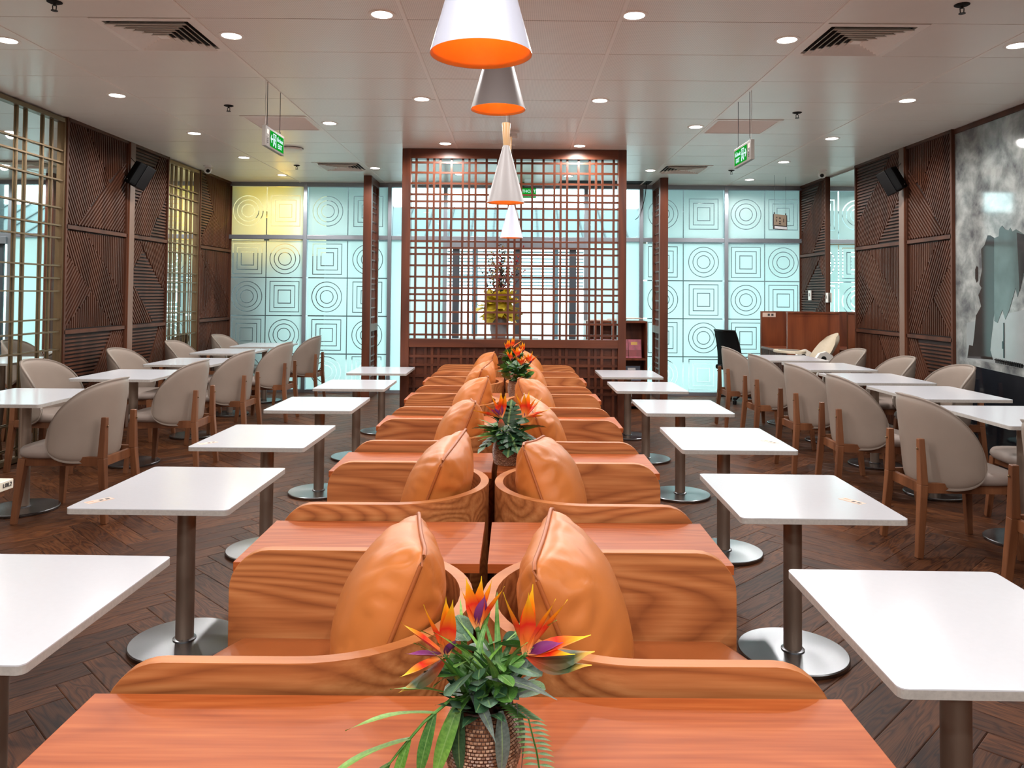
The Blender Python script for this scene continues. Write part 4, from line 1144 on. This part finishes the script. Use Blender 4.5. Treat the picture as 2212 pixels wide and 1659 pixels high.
# ------------------------------------------------------------------ printed mural on the right wall
def mural():
    XM = WX - .030
    t = thing('mural', 'glossy grey photo mural of rocks and clouds on the right wall', 'mural', (XM, 6.0, 0))
    tt = NT('mural_clouds'); co = tt.coord(rnd=False)
    nz = tt.n('ShaderNodeTexNoise', i_Scale=4.2, i_Detail=7.0, i_Roughness=.6, i_Distortion=.25); tt.l(co, nz.inputs['Vector'])
    tt.bsdf(tt.ramp(nz.outputs[0], [(.34, lin((84, 86, 88))), (.5, lin((128, 132, 130))), (.66, lin((164, 167, 164)))]), .06, 0, .7); M['mural_clouds'] = tt.fin()
    def pr(n, c, amt=.3): plain(n, c, .06, spec=.7, noise_amt=amt, nscale=5)
    pr('mural_rock', (52, 48, 46)); pr('mural_grey', (84, 96, 94)); pr('mural_water', (140, 146, 146), .1); pr('mural_dark', (24, 28, 34)); pr('mural_black', (14, 14, 14))
    y0, y1 = 4.5, RY[0] - .016
    MB().box(0, .012, y0 - 6, y1 - 6, .02, CEIL - .05).build('print_sheet', 'mural_clouds', t)
    MB().box(-.012, .02, y0 - 6, y1 - 6, CEIL - .05, CEIL - .004).build('top_trim', 'slat_wood', t)
    def P(x, y):
        q = atX(2060 + x / 2.513, 200 + y / 2.513, XM); return (q.y - 6.0, q.z)
    k = [0]
    def shape(name, pts, mat):
        k[0] += 1; d = .0008 * k[0]
        poly = [P(*p) for p in pts]; n = len(poly)
        MB().add([(-d, a, b) for a, b in poly] + [(0, a, b) for a, b in poly], [tuple(range(n)), tuple(range(n, 2 * n))[::-1]] + [(i, (i + 1) % n, n + (i + 1) % n, n + i) for i in range(n)]).build(name, mat, t)
    shape('printed_water', [(71, 1440), (382, 1500), (760, 1580), (760, 1250), (382, 1180), (71, 1250)], 'mural_water')
    shape('printed_rock', [(150, 850), (168, 828), (185, 775), (200, 775), (224, 790), (224, 1150), (215, 1260), (204, 1350), (200, 1400), (215, 1450), (75, 1440), (85, 1370), (105, 1375), (112, 1320), (122, 1210), (150, 1160), (135, 1100), (152, 1060), (140, 1040), (155, 960)], 'mural_rock')
    shape('printed_rock', [(118, 960), (126, 940), (134, 950), (134, 1020), (126, 1032), (118, 1010)], 'mural_rock')
    shape('printed_cliff', [(222, 790), (246, 780), (250, 740), (264, 722), (280, 742), (300, 748), (308, 733), (320, 755), (340, 742), (356, 752), (382, 770), (470, 760), (600, 800), (760, 790), (760, 1000), (560, 1120), (430, 1000), (382, 990), (348, 1110), (338, 1060), (302, 1185), (282, 1232), (266, 1180), (240, 1250), (222, 1240)], 'mural_grey')
    shape('printed_shadow', [(345, 760), (382, 770), (470, 760), (470, 900), (382, 980), (360, 1080), (352, 900)], 'mural_rock')
    shape('printed_quay', [(71, 1475), (382, 1545), (760, 1640), (760, 2600), (71, 2200)], 'mural_dark')
    shape('printed_lamp_post', [(272, 1440), (272, 1250), (277, 1250), (278, 1441)], 'mural_black')
    shape('printed_lamp_post', [(266, 1390), (266, 1350), (274, 1350), (274, 1392)], 'mural_black')
    shape('printed_fence', [(225, 1447), (382, 1480), (760, 1560), (760, 1566), (382, 1485), (225, 1451)], 'mural_black')
    for i in range(14): x = 232 + i * 11; shape('printed_fence', [(x, 1440 + (x - 215) * .2), (x + 2, 1440 + (x - 215) * .2), (x + 2, 1464 + (x - 215) * .2), (x, 1464 + (x - 215) * .2)], 'mural_black')
mural()
MB().box(WX - .03, WX, FRONT, 4.48, 0, CEIL).build('panelling', 'slat_wood', wall_r)

# ------------------------------------------------------------------ service desk, office chair, high chair
t = thing('service_desk', 'brown wooden service desk with high panels in the right corner', 'desk', (0, 0, 0))
pa, pb = atY(1700, 677, 9.95), atY(1812, 680, 9.95); qa = atY(1643, 672, 10.85)
t.location = (0, 0, 0)
MB().box(pa.x, min(pb.x, WX - .08), 9.93, 9.97, 0, pa.z).build('front_panel', 'desk_wood', t, bevel=.003)
MB().box(pa.x, min(pb.x, WX - .08), 9.915, 9.99, pa.z, pa.z + .02).build('front_cap', 'desk_wood', t)
MB().box(qa.x, WX - .07, 10.83, 10.87, 0, qa.z).build('back_panel', 'desk_wood', t, bevel=.003)
MB().box(qa.x, WX - .08, 9.97, 10.83, .73, .76).build('counter', 'desk_wood', t)
MB().box(qa.x + .02, qa.x + .05, 9.98, 10.82, 0, .73).build('side_panel', 'slat_back', t)
for i in range(24): MB().box(qa.x + .006, qa.x + .02, 9.99 + i * .035, 10.008 + i * .035, .0, .73).build('rib', 'slat_wood', t)
MB().box(qa.x + .02, qa.x + .20, 10.825, 10.83, qa.z - .08, qa.z - .02).build('notice', 'sticker_paper', t)
for i in (0, 1): MB().box(qa.x + .09 + i * .05, qa.x + .12 + i * .05, 10.822, 10.826, qa.z - .065, qa.z - .035).build('notice_mark', 'dark_ink', t)

t = thing('office_chair', 'black mesh office chair behind the right tables', 'office chair', (3.06, 10.70, 0), R(-62))
bk = MB(); nU, nV = 8, 12; V = []; FS = []
for s in (0, 1):
    for i in range(nU + 1):
        for j in range(nV + 1):
            u = -1 + 2 * i / nU; v = j / nV
            V.append((.22 * u * (1 - .12 * v), -.22 - .10 * v * v + .05 * u * u + s * .018, .50 + .48 * v))
N = (nU + 1) * (nV + 1)
for i in range(nU):
    for j in range(nV):
        q = (i * (nV + 1) + j, (i + 1) * (nV + 1) + j, (i + 1) * (nV + 1) + j + 1, i * (nV + 1) + j + 1); FS += [q, tuple(N + k for k in q[::-1])]
MB().add(V, FS).build('mesh_back', 'black_mesh', t, smooth=60)
fr = [(.22 * u * (1 - .12 * v), -.21 - .10 * v * v + .05 * u * u, .50 + .48 * v) for u, v in [(-1, i / 8) for i in range(9)] + [(-1 + 2 * i / 8, 1) for i in range(1, 9)] + [(1, 1 - i / 8) for i in range(1, 9)] + [(1 - 2 * i / 8, 0) for i in range(1, 9)]]
MB().tube(fr, .014, 8).build('back_frame', 'black_plastic', t, smooth=60)
MB().box(-.23, .23, -.22, .22, .44, .51).build('seat', 'black_mesh', t, bevel=.03)
MB().bar((0, -.25, .62), (0, -.20, .44), .06, .03).build('back_support', 'black_plastic', t)
MB().lathe([(.03, .09), (.025, .44)], 16).build('gas_lift', 'chrome', t, smooth=40)
for k in range(5):
    a = 2 * PI * k / 5 + .3; e = (.28 * math.cos(a), .28 * math.sin(a))
    MB().bar((0, 0, .10), (e[0], e[1], .075), .045, .03).build('star_leg', 'black_plastic', t)
    MB().lathe([(.005, .0), (.026, .004), (.026, .05), (.01, .062)], 12, e[0], e[1]).build('caster', 'black_plastic', t)

t = thing('high_chair', 'cream baby high chair with tray behind the right wall tables', 'high chair', (3.68, 9.60, 0), R(105))
V = []; FS = []; nU, nV = 10, 16
for s in (0, 1):
    for i in range(nU + 1):
        for j in range(nV + 1):
            u = -1 + 2 * i / nU; v = j / nV
            w = .17 * (1 - .25 * max(0, v - .6) / .4) ; prof = -.02 - .30 * v
            V.append((w * u * (1 - .3 * max(0, v - .8) / .2), prof + .09 * u * u - (0 if s else .05 * (1 - max(abs(u), abs(2 * v - 1)) ** 6)), .56 + .44 * v - .06 * (abs(u) > .9) * 0 - .05 * u * u * v))
N = (nU + 1) * (nV + 1)
for i in range(nU):
    for j in range(nV):
        q = (i * (nV + 1) + j, (i + 1) * (nV + 1) + j, (i + 1) * (nV + 1) + j + 1, i * (nV + 1) + j + 1); FS += [q, tuple(N + k for k in q[::-1])]
MB().add(V, FS).build('padded_back', 'cream_leather', t, smooth=60)
MB().box(-.16, .16, -.04, .20, .52, .57).build('seat', 'cream_leather', t, bevel=.02)
MB().prism([(.24 * math.cos(a) * (1 if math.sin(a) < 0 else 1), .36 + .16 * math.sin(a)) for a in [2 * PI * i / 28 for i in range(28)]], .765, .795).build('tray', 'cream_leather', t, bevel=.006)
MB().prism([(.17 * math.cos(a), .37 + .10 * math.sin(a)) for a in [2 * PI * i / 24 for i in range(24)]], .795, .798).build('tray_insert', 'grey_plastic', t)
for s in (-1, 1):
    MB().tube([(s * .20, -.20, .02), (s * .20, .06, .64)], .014, 10).build('leg', 'white_plastic', t)
    MB().tube([(s * .20, .34, .02), (s * .20, .06, .64)], .014, 10).build('leg', 'white_plastic', t)
    arm = [(-.12, .58), (-.13, .66), (-.09, .74), (.0, .79), (.09, .77), (.15, .70), (.20, .62), (.13, .60), (.08, .66), (.0, .66), (-.05, .60)]
    mm = Matrix(((0, 0, 1, s * .195), (1, 0, 0, 0), (0, 1, 0, 0), (0, 0, 0, 1)))
    MB().prism(arm, -.02, .02, mm).build('armrest', 'white_plastic', t, bevel=.006)
    MB().prism([(.04 + .035 * math.cos(i * PI / 10), .70 + .035 * math.sin(i * PI / 10)) for i in range(20)], -.026, .026, mm).build('hinge_knob', 'dark_rubber', t)

# ------------------------------------------------------------------ magazine rack, flower stand behind the screen
pa, pb = atY(1268, 690, 9.95), atY(1397, 690, 9.95)
t = thing('magazine_rack', 'dark wooden magazine rack behind the right side of the tall screen', 'shelf', ((pa.x + pb.x) / 2, 9.95, 0))
hw = (pb.x - pa.x) / 2; top = pa.z - .02
for s in (-1, 1): MB().box(s * hw - .012, s * hw + .012, 0, .34, 0, top).build('side_panel', 'desk_wood', t)
MB().box(-hw, hw, .32, .34, 0, top).build('back_panel', 'desk_wood', t)
for z in (.04, .33, .62, top - .02): MB().box(-hw + .012, hw - .012, 0, .32, z, z + .022).build('shelf_board', 'desk_wood', t)
RK = ((pa.x + pb.x) / 2, 9.95)
def leaflet(x, z, w, h, mats, label, grp, tilt=14):
    t = thing('leaflet', label, 'leaflet', (RK[0] + x, RK[1] + .10, z), 0, grp); m = Matrix.Rotation(R(-tilt), 4, 'X')
    MB().box(-w / 2, w / 2, -.004, .004, 0, h, m).build('cover', mats[0], t)
    MB().box(-w / 2, w / 2, -.0055, -.004, .02, h * .42, m).build('print_block', mats[1], t)
    MB().box(-w * .3, w * .2, -.0056, -.004, h * .70, h * .86, m).build('title_block', mats[2], t)
for i, x in enumerate((-.26, -.09, .08, .25)): leaflet(x, .643, .165, .24, ('pink_print', 'red_print', 'gold_print'), 'pink and gold leaflet on the rack, %s from the left' % ['first', 'second', 'third', 'fourth'][i], 'pink leaflets on the middle shelf')
for i, x in enumerate((-.22, .0, .22)): leaflet(x, .353, .20, .19, ('navy_print', 'navy_print', 'white_print'), 'dark blue leaflet on the lower rack shelf, %s from the left' % ['first', 'second', 'third'][i], 'blue leaflets on the lower shelf')
leaflet(.1, .063, .22, .2, ('white_print', 'dark_ink', 'white_print'), 'black and white leaflet on the bottom rack shelf', 'leaflets on the bottom shelf')
for i, (x, rz) in enumerate(((-.22, .1), (.02, -.2), (.2, .3))):
    o = MB().box(-.12, .12, -.10, .12, 0, .012).build('magazine', 'magazine_paper'); o.location = (RK[0] + x, 10.1, top + .003 + .0125 * i); o.rotation_euler = (0, 0, rz)
    tag(o, 'loose magazine lying on top of the rack, %s of three' % ['left', 'middle', 'right'][i], 'magazine', 'magazines on the rack')

p = atY(1077, 727, 10.0)
t = thing('display_cabinet', 'low dark cabinet behind the tall screen carrying the yellow bouquet', 'cabinet', (p.x, 10.0, 0))
MB().box(-.46, .46, -.2, .2, 0, .86).build('body', 'desk_wood', t, bevel=.004); MB().box(-.5, .5, -.23, .23, .86, .895).build('top', 'desk_wood', t, bevel=.003)
for s in (-1, 1): d = MB().box(s * .23 - .215, s * .23 + .215, -.215, -.2, .06, .82).build('door', 'desk_wood', t, bevel=.003); MB().box(s * .05 - .008, s * .05 + .008, -.235, -.215, .42, .55).build('handle', 'steel', d)
t = thing('bouquet', 'vase of yellow tissue and tall blossom twigs behind the lattice screen', 'flower vase', (p.x, 10.0, .895))
MB().lathe([(.09, 0), (.11, .10), (.11, .20), (.095, .26)], 28).build('vase', 'grey_ceramic', t, smooth=50)
rr = random.Random(4)
MB().ball((0, 0, .36), .17, 16, 10, (1.15, 1, .8)).build('tissue_core', 'yellow_tissue', t, smooth=60)
for k in range(90):
    a = rr.uniform(0, 2 * PI); el = rr.uniform(-.75, 1.1); r0 = .17; r1 = rr.uniform(.22, .31)
    d = Vector((math.cos(a) * math.cos(el), math.sin(a) * math.cos(el), math.sin(el))); s = d.cross(Vector((0, 0, 1))).normalized(); c = Vector((0, 0, .37)); w = rr.uniform(.09, .14)
    p0 = c + d * .05; p1 = c + d * r0; p2 = c + d * r1; u = s.cross(d) * .02
    V = [p0 - s * .01, p0 + s * .01, p1 + s * w * .7 + u, p1 - s * w * .7 + u, p2 + s * w * .6, p2 - s * w * .2 - u, p2 + d * .03]
    V = [Vector((v.x, v.y, max(v.z, .15))) for v in V]
    MB().add(V, [(0, 1, 2, 3), (3, 2, 4, 5), (5, 4, 6)]).build('tissue_leaf', 'yellow_tissue', t, fix=False)
for k in range(46):
    a = rr.uniform(0, 2 * PI); sp = rr.uniform(.05, .42); L = rr.uniform(.55, 1.0); pts = []
    for i in range(7):
        f = i / 6; pts.append((math.cos(a) * sp * f ** 1.3 + rr.uniform(-.012, .012), math.sin(a) * sp * .6 * f ** 1.3 + rr.uniform(-.012, .012), .25 + L * f))
    st = MB().tube(pts, .004, 5, .0015).build('twig', 'twig', t)
    mb = MB()
    for i in range(14):
        f = rr.uniform(.35, 1); j = min(5, int(f * 6)); q = Vector(pts[j]).lerp(Vector(pts[j + 1]), f * 6 - j) + Vector((rr.uniform(-.02, .02), rr.uniform(-.02, .02), 0)); mb.ball(q, rr.uniform(.006, .014), 6, 4)
    mb.build('blossoms', rr.choice(['twig', 'red_blossom', 'tan_blossom', 'twig']), st, kind='stuff')

# ------------------------------------------------------------------ plants in woven vases
def blade_mesh(name, kind, mat):
    """leaf along +Y, length 1, width by kind; gently arched"""
    n = 10; V = []; U = []; FS = []
    cols = (-1, -.5, 0, .5, 1)
    for i in range(n + 1):
        f = i / n
        if kind == 'lance': w = .085 * math.sin(PI * min(1, f * .92 + .08)) ** .8 * (1 - f ** 6)
        elif kind == 'round': w = .46 * math.sin(PI * f) ** .5 if 0 < f < 1 else .02
        elif kind == 'oval': w = .30 * math.sin(PI * f) ** .7 if 0 < f < 1 else .01
        elif kind == 'grass': w = .035 * (1 - f) ** .6
        elif kind == 'petal': w = .11 * (math.sin(PI * min(1, .12 + f * .9)) ** .9) * (1 - f ** 5) + .002
        elif kind == 'purple': w = .17 * math.sin(PI * min(1, .1 + f * .92)) * (1 - f ** 7) + .002
        else: w = .13 * math.sin(PI * min(1, .06 + f * .95)) * (1 - f ** 8) + .002
        arch = {'lance': -.25, 'round': -.10, 'oval': -.14, 'grass': -.35, 'petal': .10, 'purple': .12}.get(kind, -.1)
        for c in cols:
            fold = {'petal': .55, 'purple': .5, 'lance': .15, 'bract': .7}.get(kind, .12)
            V.append((w * c, f, arch * f * f + fold * w * abs(c) + .006 * math.sin(f * 9 + c * 2) * (abs(c) > .9))); U.append((c / 2 + .5, f))
    k = len(cols)
    for i in range(n):
        for j in range(k - 1): FS.append((i * k + j, i * k + j + 1, (i + 1) * k + j + 1, (i + 1) * k + j))
    mb = MB().add(V, FS); mb.uv = U; me = mb.mesh(name); me.materials.append(M[mat]); me.shade_smooth(); return me
def monstera_mesh():
    # heart outline with deep cuts, halves mirrored
    half = [(.0, -.02), (.14, -.14), (.30, -.10), (.42, .04), (.47, .16), (.22, .20), (.47, .24), (.48, .36), (.20, .36), (.45, .44), (.42, .56), (.17, .50), (.37, .64), (.30, .76), (.12, .64), (.20, .86), (.08, .95), (.0, 1.02)]
    V = []; U = []; FS = []
    n = len(half)
    for s in (1, -1):
        b = len(V)
        for x, y in half:
            V.append((0, max(0, min(1, y * .9 + .03)), .0 - .12 * y * y)); U.append((.5, y))
        for x, y in half: V.append((s * x, y, .16 * x - .35 * x * x - .14 * y * y)); U.append((.5 + s * x, y))
        for i in range(n - 1): FS.append((b + i, b + i + 1, b + n + i + 1, b + n + i) if s > 0 else (b + n + i, b + n + i + 1, b + i + 1, b + i))
    mb = MB().add(V, FS); mb.uv = U; me = mb.mesh('monstera_leaf'); me.materials.append(M['leaf_dark']); me.shade_smooth(); return me
LM = {('lance', m): blade_mesh('leaf', 'lance', m) for m in ('leaf_green', 'leaf_bright', 'leaf_dark', 'leaf_grey')}
LM.update({('round', m): blade_mesh('leaf', 'round', m) for m in ('leaf_blue', 'leaf_green')})
LM.update({('oval', m): blade_mesh('leaf', 'oval', m) for m in ('leaf_green', 'leaf_dark', 'leaf_blue')})
LM.update({('grass', m): blade_mesh('leaf', 'grass', m) for m in ('leaf_green', 'leaf_bright')})
PM = {'petal': blade_mesh('petal', 'petal', 'petal_flame'), 'purple': blade_mesh('petal', 'purple', 'petal_purple'), 'bract': blade_mesh('bract', 'bract', 'bract')}
MON = monstera_mesh()
def put(me, name, parent, base, d, size, roll=0.0, wide=1.0):
    d = Vector(d).normalized(); up = Vector((0, 0, 1)) if abs(d.z) < .97 else Vector((0, -1, 0))
    x = d.cross(up).normalized(); z = x.cross(d)
    rot = Matrix((x, d, z)).transposed().to_4x4()
    mw = Matrix.Translation(Vector(base)) @ rot @ Matrix.Rotation(roll, 4, 'Y') @ Matrix.Diagonal((size * wide, size, size, 1))
    o = link(name, me, parent); o.matrix_local = mw; return o
def vase(t, rim, bulge, base, h):
    prof = [(base * .9, 0), (base, .004)]
    def rad(f): return base * (1 - f) ** 2 + 2 * (bulge * 1.18) * f * (1 - f) + rim * f * f if f < 1 else rim
    N = 20; outer = [(rad(i / N), h * i / N) for i in range(N + 1)]
    MB().lathe([(.001, .001)] + outer + [(rim - .004, h), (rim - .006, h * .55), (.001, h * .5)], 40, cap=False).build('vase', 'weave_core', t, smooth=60)
    v = t.children[-1]; mb = MB(); rows, colsn = 22, 58
    for r in range(rows):
        f0, f1 = (r + .10) / rows, (r + .90) / rows
        for c in range(colsn):
            a0 = 2 * PI * (c + .5 * (r % 2) + .06) / colsn; a1 = 2 * PI * (c + .5 * (r % 2) + .94) / colsn; am = (a0 + a1) / 2
            vs = []
            for f, a, k in ((f0, a0, .0004), (f0, a1, .0004), (f1, a1, .0004), (f1, a0, .0004), ((f0 + f1) / 2, a0 * .7 + am * .3, .0026), ((f0 + f1) / 2, a1 * .7 + am * .3, .0026)):
                q = rad(f) + k; vs.append((q * math.cos(a), q * math.sin(a), h * f))
            mb.add(vs, [(0, 1, 5, 4), (1, 2, 5), (2, 3, 4, 5), (3, 0, 4)])
    mb.build('weave', 'weave', v, kind='stuff', smooth=60)
    ring = [((rim + .001) * math.cos(i * PI / 24), (rim + .001) * math.sin(i * PI / 24), h) for i in range(49)]
    MB().tube(ring, .0035, 6).build('vase_rim', 'weave_core', v, smooth=60)
def flower(t, base, root, petals, purples, bracts, size, rng):
    MB().tube([root, tuple((Vector(root) + Vector(base)) / 2 + Vector((0, 0, .01))), base], .0035, 6).build('flower_stem', 'leaf_green', t)
    f = MB().ball(base, .006, 8, 6).build('flower', 'leaf_green', t, smooth=180)
    for d, s in petals: put(PM['petal'], 'petal', f, base, d, size * s * 1.12, rng.uniform(-.6, .6), 1.12)
    for d, s in purples: put(PM['purple'], 'petal', f, base, d, size * s, rng.uniform(-.5, .5))
    for d, s in bracts: put(PM['bract'], 'bract', f, base, d, size * s, PI + rng.uniform(-.3, .3), 1.6)
LEFT_P = [((-.85, -.25, .62), 1.05), ((-.45, -.2, .9), 1.05), ((-.03, -.1, 1), 1.15), ((.14, -.15, 1), 1.15), ((-.6, -.5, -.15), .95)]
RIGHT_P = [((-.45, -.1, .95), 1.15), ((0, -.15, 1), 1.2), ((.16, .1, 1.1), 1.2), ((.55, -.1, .85), 1.1), ((.72, .1, .72), 1.15), ((1, -.15, .28), 1.2), ((.9, -.45, .12), .95)]
def plant1():
    g = random.Random(11)
    t = thing('vase_plant', 'woven vase of orange tropical flowers on the nearest console table', 'potted plant', (-.048, 1.325, .65), 0, 'flower vases on the console tables')
    vase(t, .046, .069, .046, .118)
    R0 = (0, 0, .10)
    flower(t, (-.062, -.025, .205), R0, LEFT_P, [((-1, -.2, .02), .8), ((.35, -.5, .6), .6)], [((-.7, -.4, -.5), 1.1)], .082, g)
    flower(t, (.070, -.02, .207), R0, RIGHT_P, [((.28, 0, 1), .95), ((.95, -.2, .3), .8)], [((1, -.2, .05), 1.35), ((1, -.3, -.12), 1.3)], .085, g)
    flower(t, (-.012, .055, .215), R0, [((-.25, 0, 1), 1.0), ((.1, 0, 1), 1.0), ((.35, 0, .95), .95), ((-.5, 0, .9), .8), ((.6, 0, .8), .9)], [((.2, -.3, .9), .8)], [], .085, g)
    # big lobed frond to the left
    stem = [(-.01, -.02, .135), (-.05, -.055, .150), (-.09, -.075, .125), (-.125, -.09, .09), (-.15, -.10, .062)]
    MB().tube(stem, .0032, 6, .0015).build('frond_stem', 'leaf_bright', t)
    fr = [(stem[0], stem[1]), (stem[1], stem[2]), (stem[2], stem[3]), (stem[3], stem[4])]
    ups = [((-.85, -.15, .45), .115), ((-1, -.2, .18), .135), ((-1, -.35, -.05), .150), ((-.95, -.3, -.45), .125)]
    dns = [((-.42, -.5, -.85), .17), ((-.34, -.4, -.95), .16), ((-.40, -.4, -.9), .15), ((-.55, -.4, -.8), .13)]
    for k in range(4):
        b = Vector(fr[k][0]).lerp(Vector(fr[k][1]), .6)
        put(LM[('lance', 'leaf_bright')], 'leaf', t, b, ups[k][0], ups[k][1], .3, 1.35)
        put(LM[('lance', 'leaf_green' if k % 2 else 'leaf_bright')], 'leaf', t, b, dns[k][0], dns[k][1] * (.78, .66, .58, .45)[k], -.3, 1.25)
    put(LM[('lance', 'leaf_bright')], 'leaf', t, stem[4], (-.8, -.3, -.5), .07, 0, 1.3)
    # fern to the right
    fs = [(.045, -.03, .13), (.075, -.045, .115), (.088, -.055, .07), (.097, -.065, .02), (.104, -.075, .012)]
    fs = [Vector(p) for p in fs]; MB().tube(fs, .0014, 5).build('fern_stem', 'leaf_green', t)
    for k in range(26):
        f = k / 25 * 3.99; j = int(f); b = fs[j].lerp(fs[min(4, j + 1)], f - j); L = .030 * (1 - .55 * abs(f / 4 - .35))
        for s in (-1, 1): put(LM[('lance', 'leaf_green')], 'leaf', t, b, (s, -.15, .25 - .1 * s), L, 0, 1.7)
    # drooping grey leaves, round leaves, filler
    for b, d, L in (((.03, -.05, .13), (.12, -.35, -.95), .105), ((.055, -.035, .135), (.32, -.2, -.95), .10), ((-.02, -.05, .165), (.45, -.5, -.35), .085), ((.005, -.04, .178), (.85, -.35, .15), .12), ((-.035, -.045, .13), (-.08, -.3, -.95), .105)):
        put(LM[('lance', 'leaf_grey' if b[0] > -.03 else 'leaf_dark')], 'leaf', t, b, d, L, g.uniform(-.3, .3), 1.5)
    for k in range(46):
        a = g.uniform(0, 2 * PI); rr_ = g.uniform(.015, .06); b = (rr_ * math.cos(a), rr_ * math.sin(a) - .01, g.uniform(.13, .215))
        d = (math.cos(a) + g.uniform(-.4, .4), math.sin(a) - .5, g.uniform(-.1, .8)); kind = g.choice([('round', 'leaf_blue'), ('oval', 'leaf_green'), ('round', 'leaf_green'), ('oval', 'leaf_blue'), ('oval', 'leaf_dark')])
        put(LM[kind], 'leaf', t, b, d, g.uniform(.038, .062), g.uniform(-.8, .8))
    for k in range(26):
        a = g.uniform(0, 2 * PI); b = (g.uniform(-.03, .04), g.uniform(-.02, .04), .13); put(LM[('grass', g.choice(['leaf_green', 'leaf_bright']))], 'leaf', t, b, (math.cos(a) * .5, math.sin(a) * .4, 1), g.uniform(.10, .17), g.uniform(-1, 1), 1.6)
    for k in range(18):
        a = g.uniform(0, 2 * PI); b = (.03 * math.cos(a), .03 * math.sin(a), .11); put(LM[('lance', 'leaf_dark')], 'leaf', t, b, (math.cos(a), math.sin(a), g.uniform(.5, 1.6)), g.uniform(.06, .10), 0, 1.6)
plant1()
def plant2():
    g = random.Random(5)
    t = thing('vase_plant', 'woven vase with dark split leaves and flowers on the third console', 'potted plant', (-.028, 3.72, .65), 0, 'flower vases on the console tables')
    vase(t, .056, .072, .062, .115); R0 = (0, 0, .10)
    flower(t, (-.035, -.02, .215), R0, LEFT_P[:4] + [((.3, -.1, .9), 1.1), ((-1, -.1, .2), 1.2)], [((-.6, -.4, .45), .8), ((.1, -.4, .8), .7), ((-.3, -.4, .5), .7)], [((.1, -.4, -.6), .8)], .10, g)
    flower(t, (.080, -.01, .215), R0, RIGHT_P, [((.2, -.3, .8), .5)], [], .095, g)
    for b, d, L, ro in (((-.03, -.03, .15), (-.75, -.5, -.42), .155, .2), ((.02, -.05, .15), (-.15, -.8, -.5), .14, 0), ((.04, -.03, .16), (.75, -.45, -.30), .17, -.2), ((-.04, 0, .16), (-.9, .1, .12), .13, .3), ((.05, .0, .17), (.9, .15, .1), .13, -.3), ((0, .03, .18), (.1, .5, .9), .13, 0), ((.0, -.05, .16), (.35, -.8, -.42), .15, 0), ((-.02, .05, .15), (-.5, .8, .2), .13, 0)):
        put(MON, 'leaf', t, b, d, L, ro)
    for k in range(30):
        a = g.uniform(0, 2 * PI); b = (.02 * math.cos(a), .02 * math.sin(a), .13); put(LM[(g.choice(['grass', 'lance']), g.choice(['leaf_green']))], 'leaf', t, b, (math.cos(a), math.sin(a) - .2, g.uniform(-.1, .9)), g.uniform(.10, .16), g.uniform(-1, 1), 1.1)
    for k in range(24):
        a = g.uniform(0, 2 * PI); rr_ = g.uniform(.01, .06); put(LM[('oval', g.choice(['leaf_green', 'leaf_dark']))], 'leaf', t, (rr_ * math.cos(a), rr_ * math.sin(a), g.uniform(.13, .2)), (math.cos(a), math.sin(a) - .3, g.uniform(-.2, .8)), g.uniform(.045, .07), g.uniform(-.8, .8))
plant2()
def plant3(loc, seed, label):
    g = random.Random(seed)
    t = thing('vase_plant', label, 'potted plant', loc, 0, 'flower vases on the console tables')
    vase(t, .060, .074, .058, .125); R0 = (0, 0, .11)
    for b in ((-.05, -.02, .28), (.035, -.03, .24), (.095, -.02, .26), (.0, .02, .30)):
        ps = [((g.uniform(-.8, .8), g.uniform(-.4, .1), g.uniform(.5, 1)), g.uniform(.8, 1.1)) for _ in range(7)]
        flower(t, b, R0, ps, [((.2, -.5, .3), .6)], [], .085, g)
    for k in range(120):
        a = g.uniform(0, 2 * PI); rr_ = g.uniform(.0, .085); z = g.uniform(.13, .25)
        kind = g.choice([('oval', 'leaf_green'), ('oval', 'leaf_dark'), ('round', 'leaf_green'), ('lance', 'leaf_dark'), ('grass', 'leaf_green')])
        put(LM[kind], 'leaf', t, (rr_ * math.cos(a), rr_ * math.sin(a), z), (math.cos(a) + g.uniform(-.3, .3), math.sin(a) - .2, g.uniform(-.2, 1.0)), g.uniform(.05, .085), g.uniform(-.8, .8), 1.2)
plant3((.022, 6.10, .65), 21, 'woven vase of bushy greens and flowers on the fifth console table')
plant3((-.02, 7.28, .65), 33, 'bushy flower vase on the farthest console table near the screen')
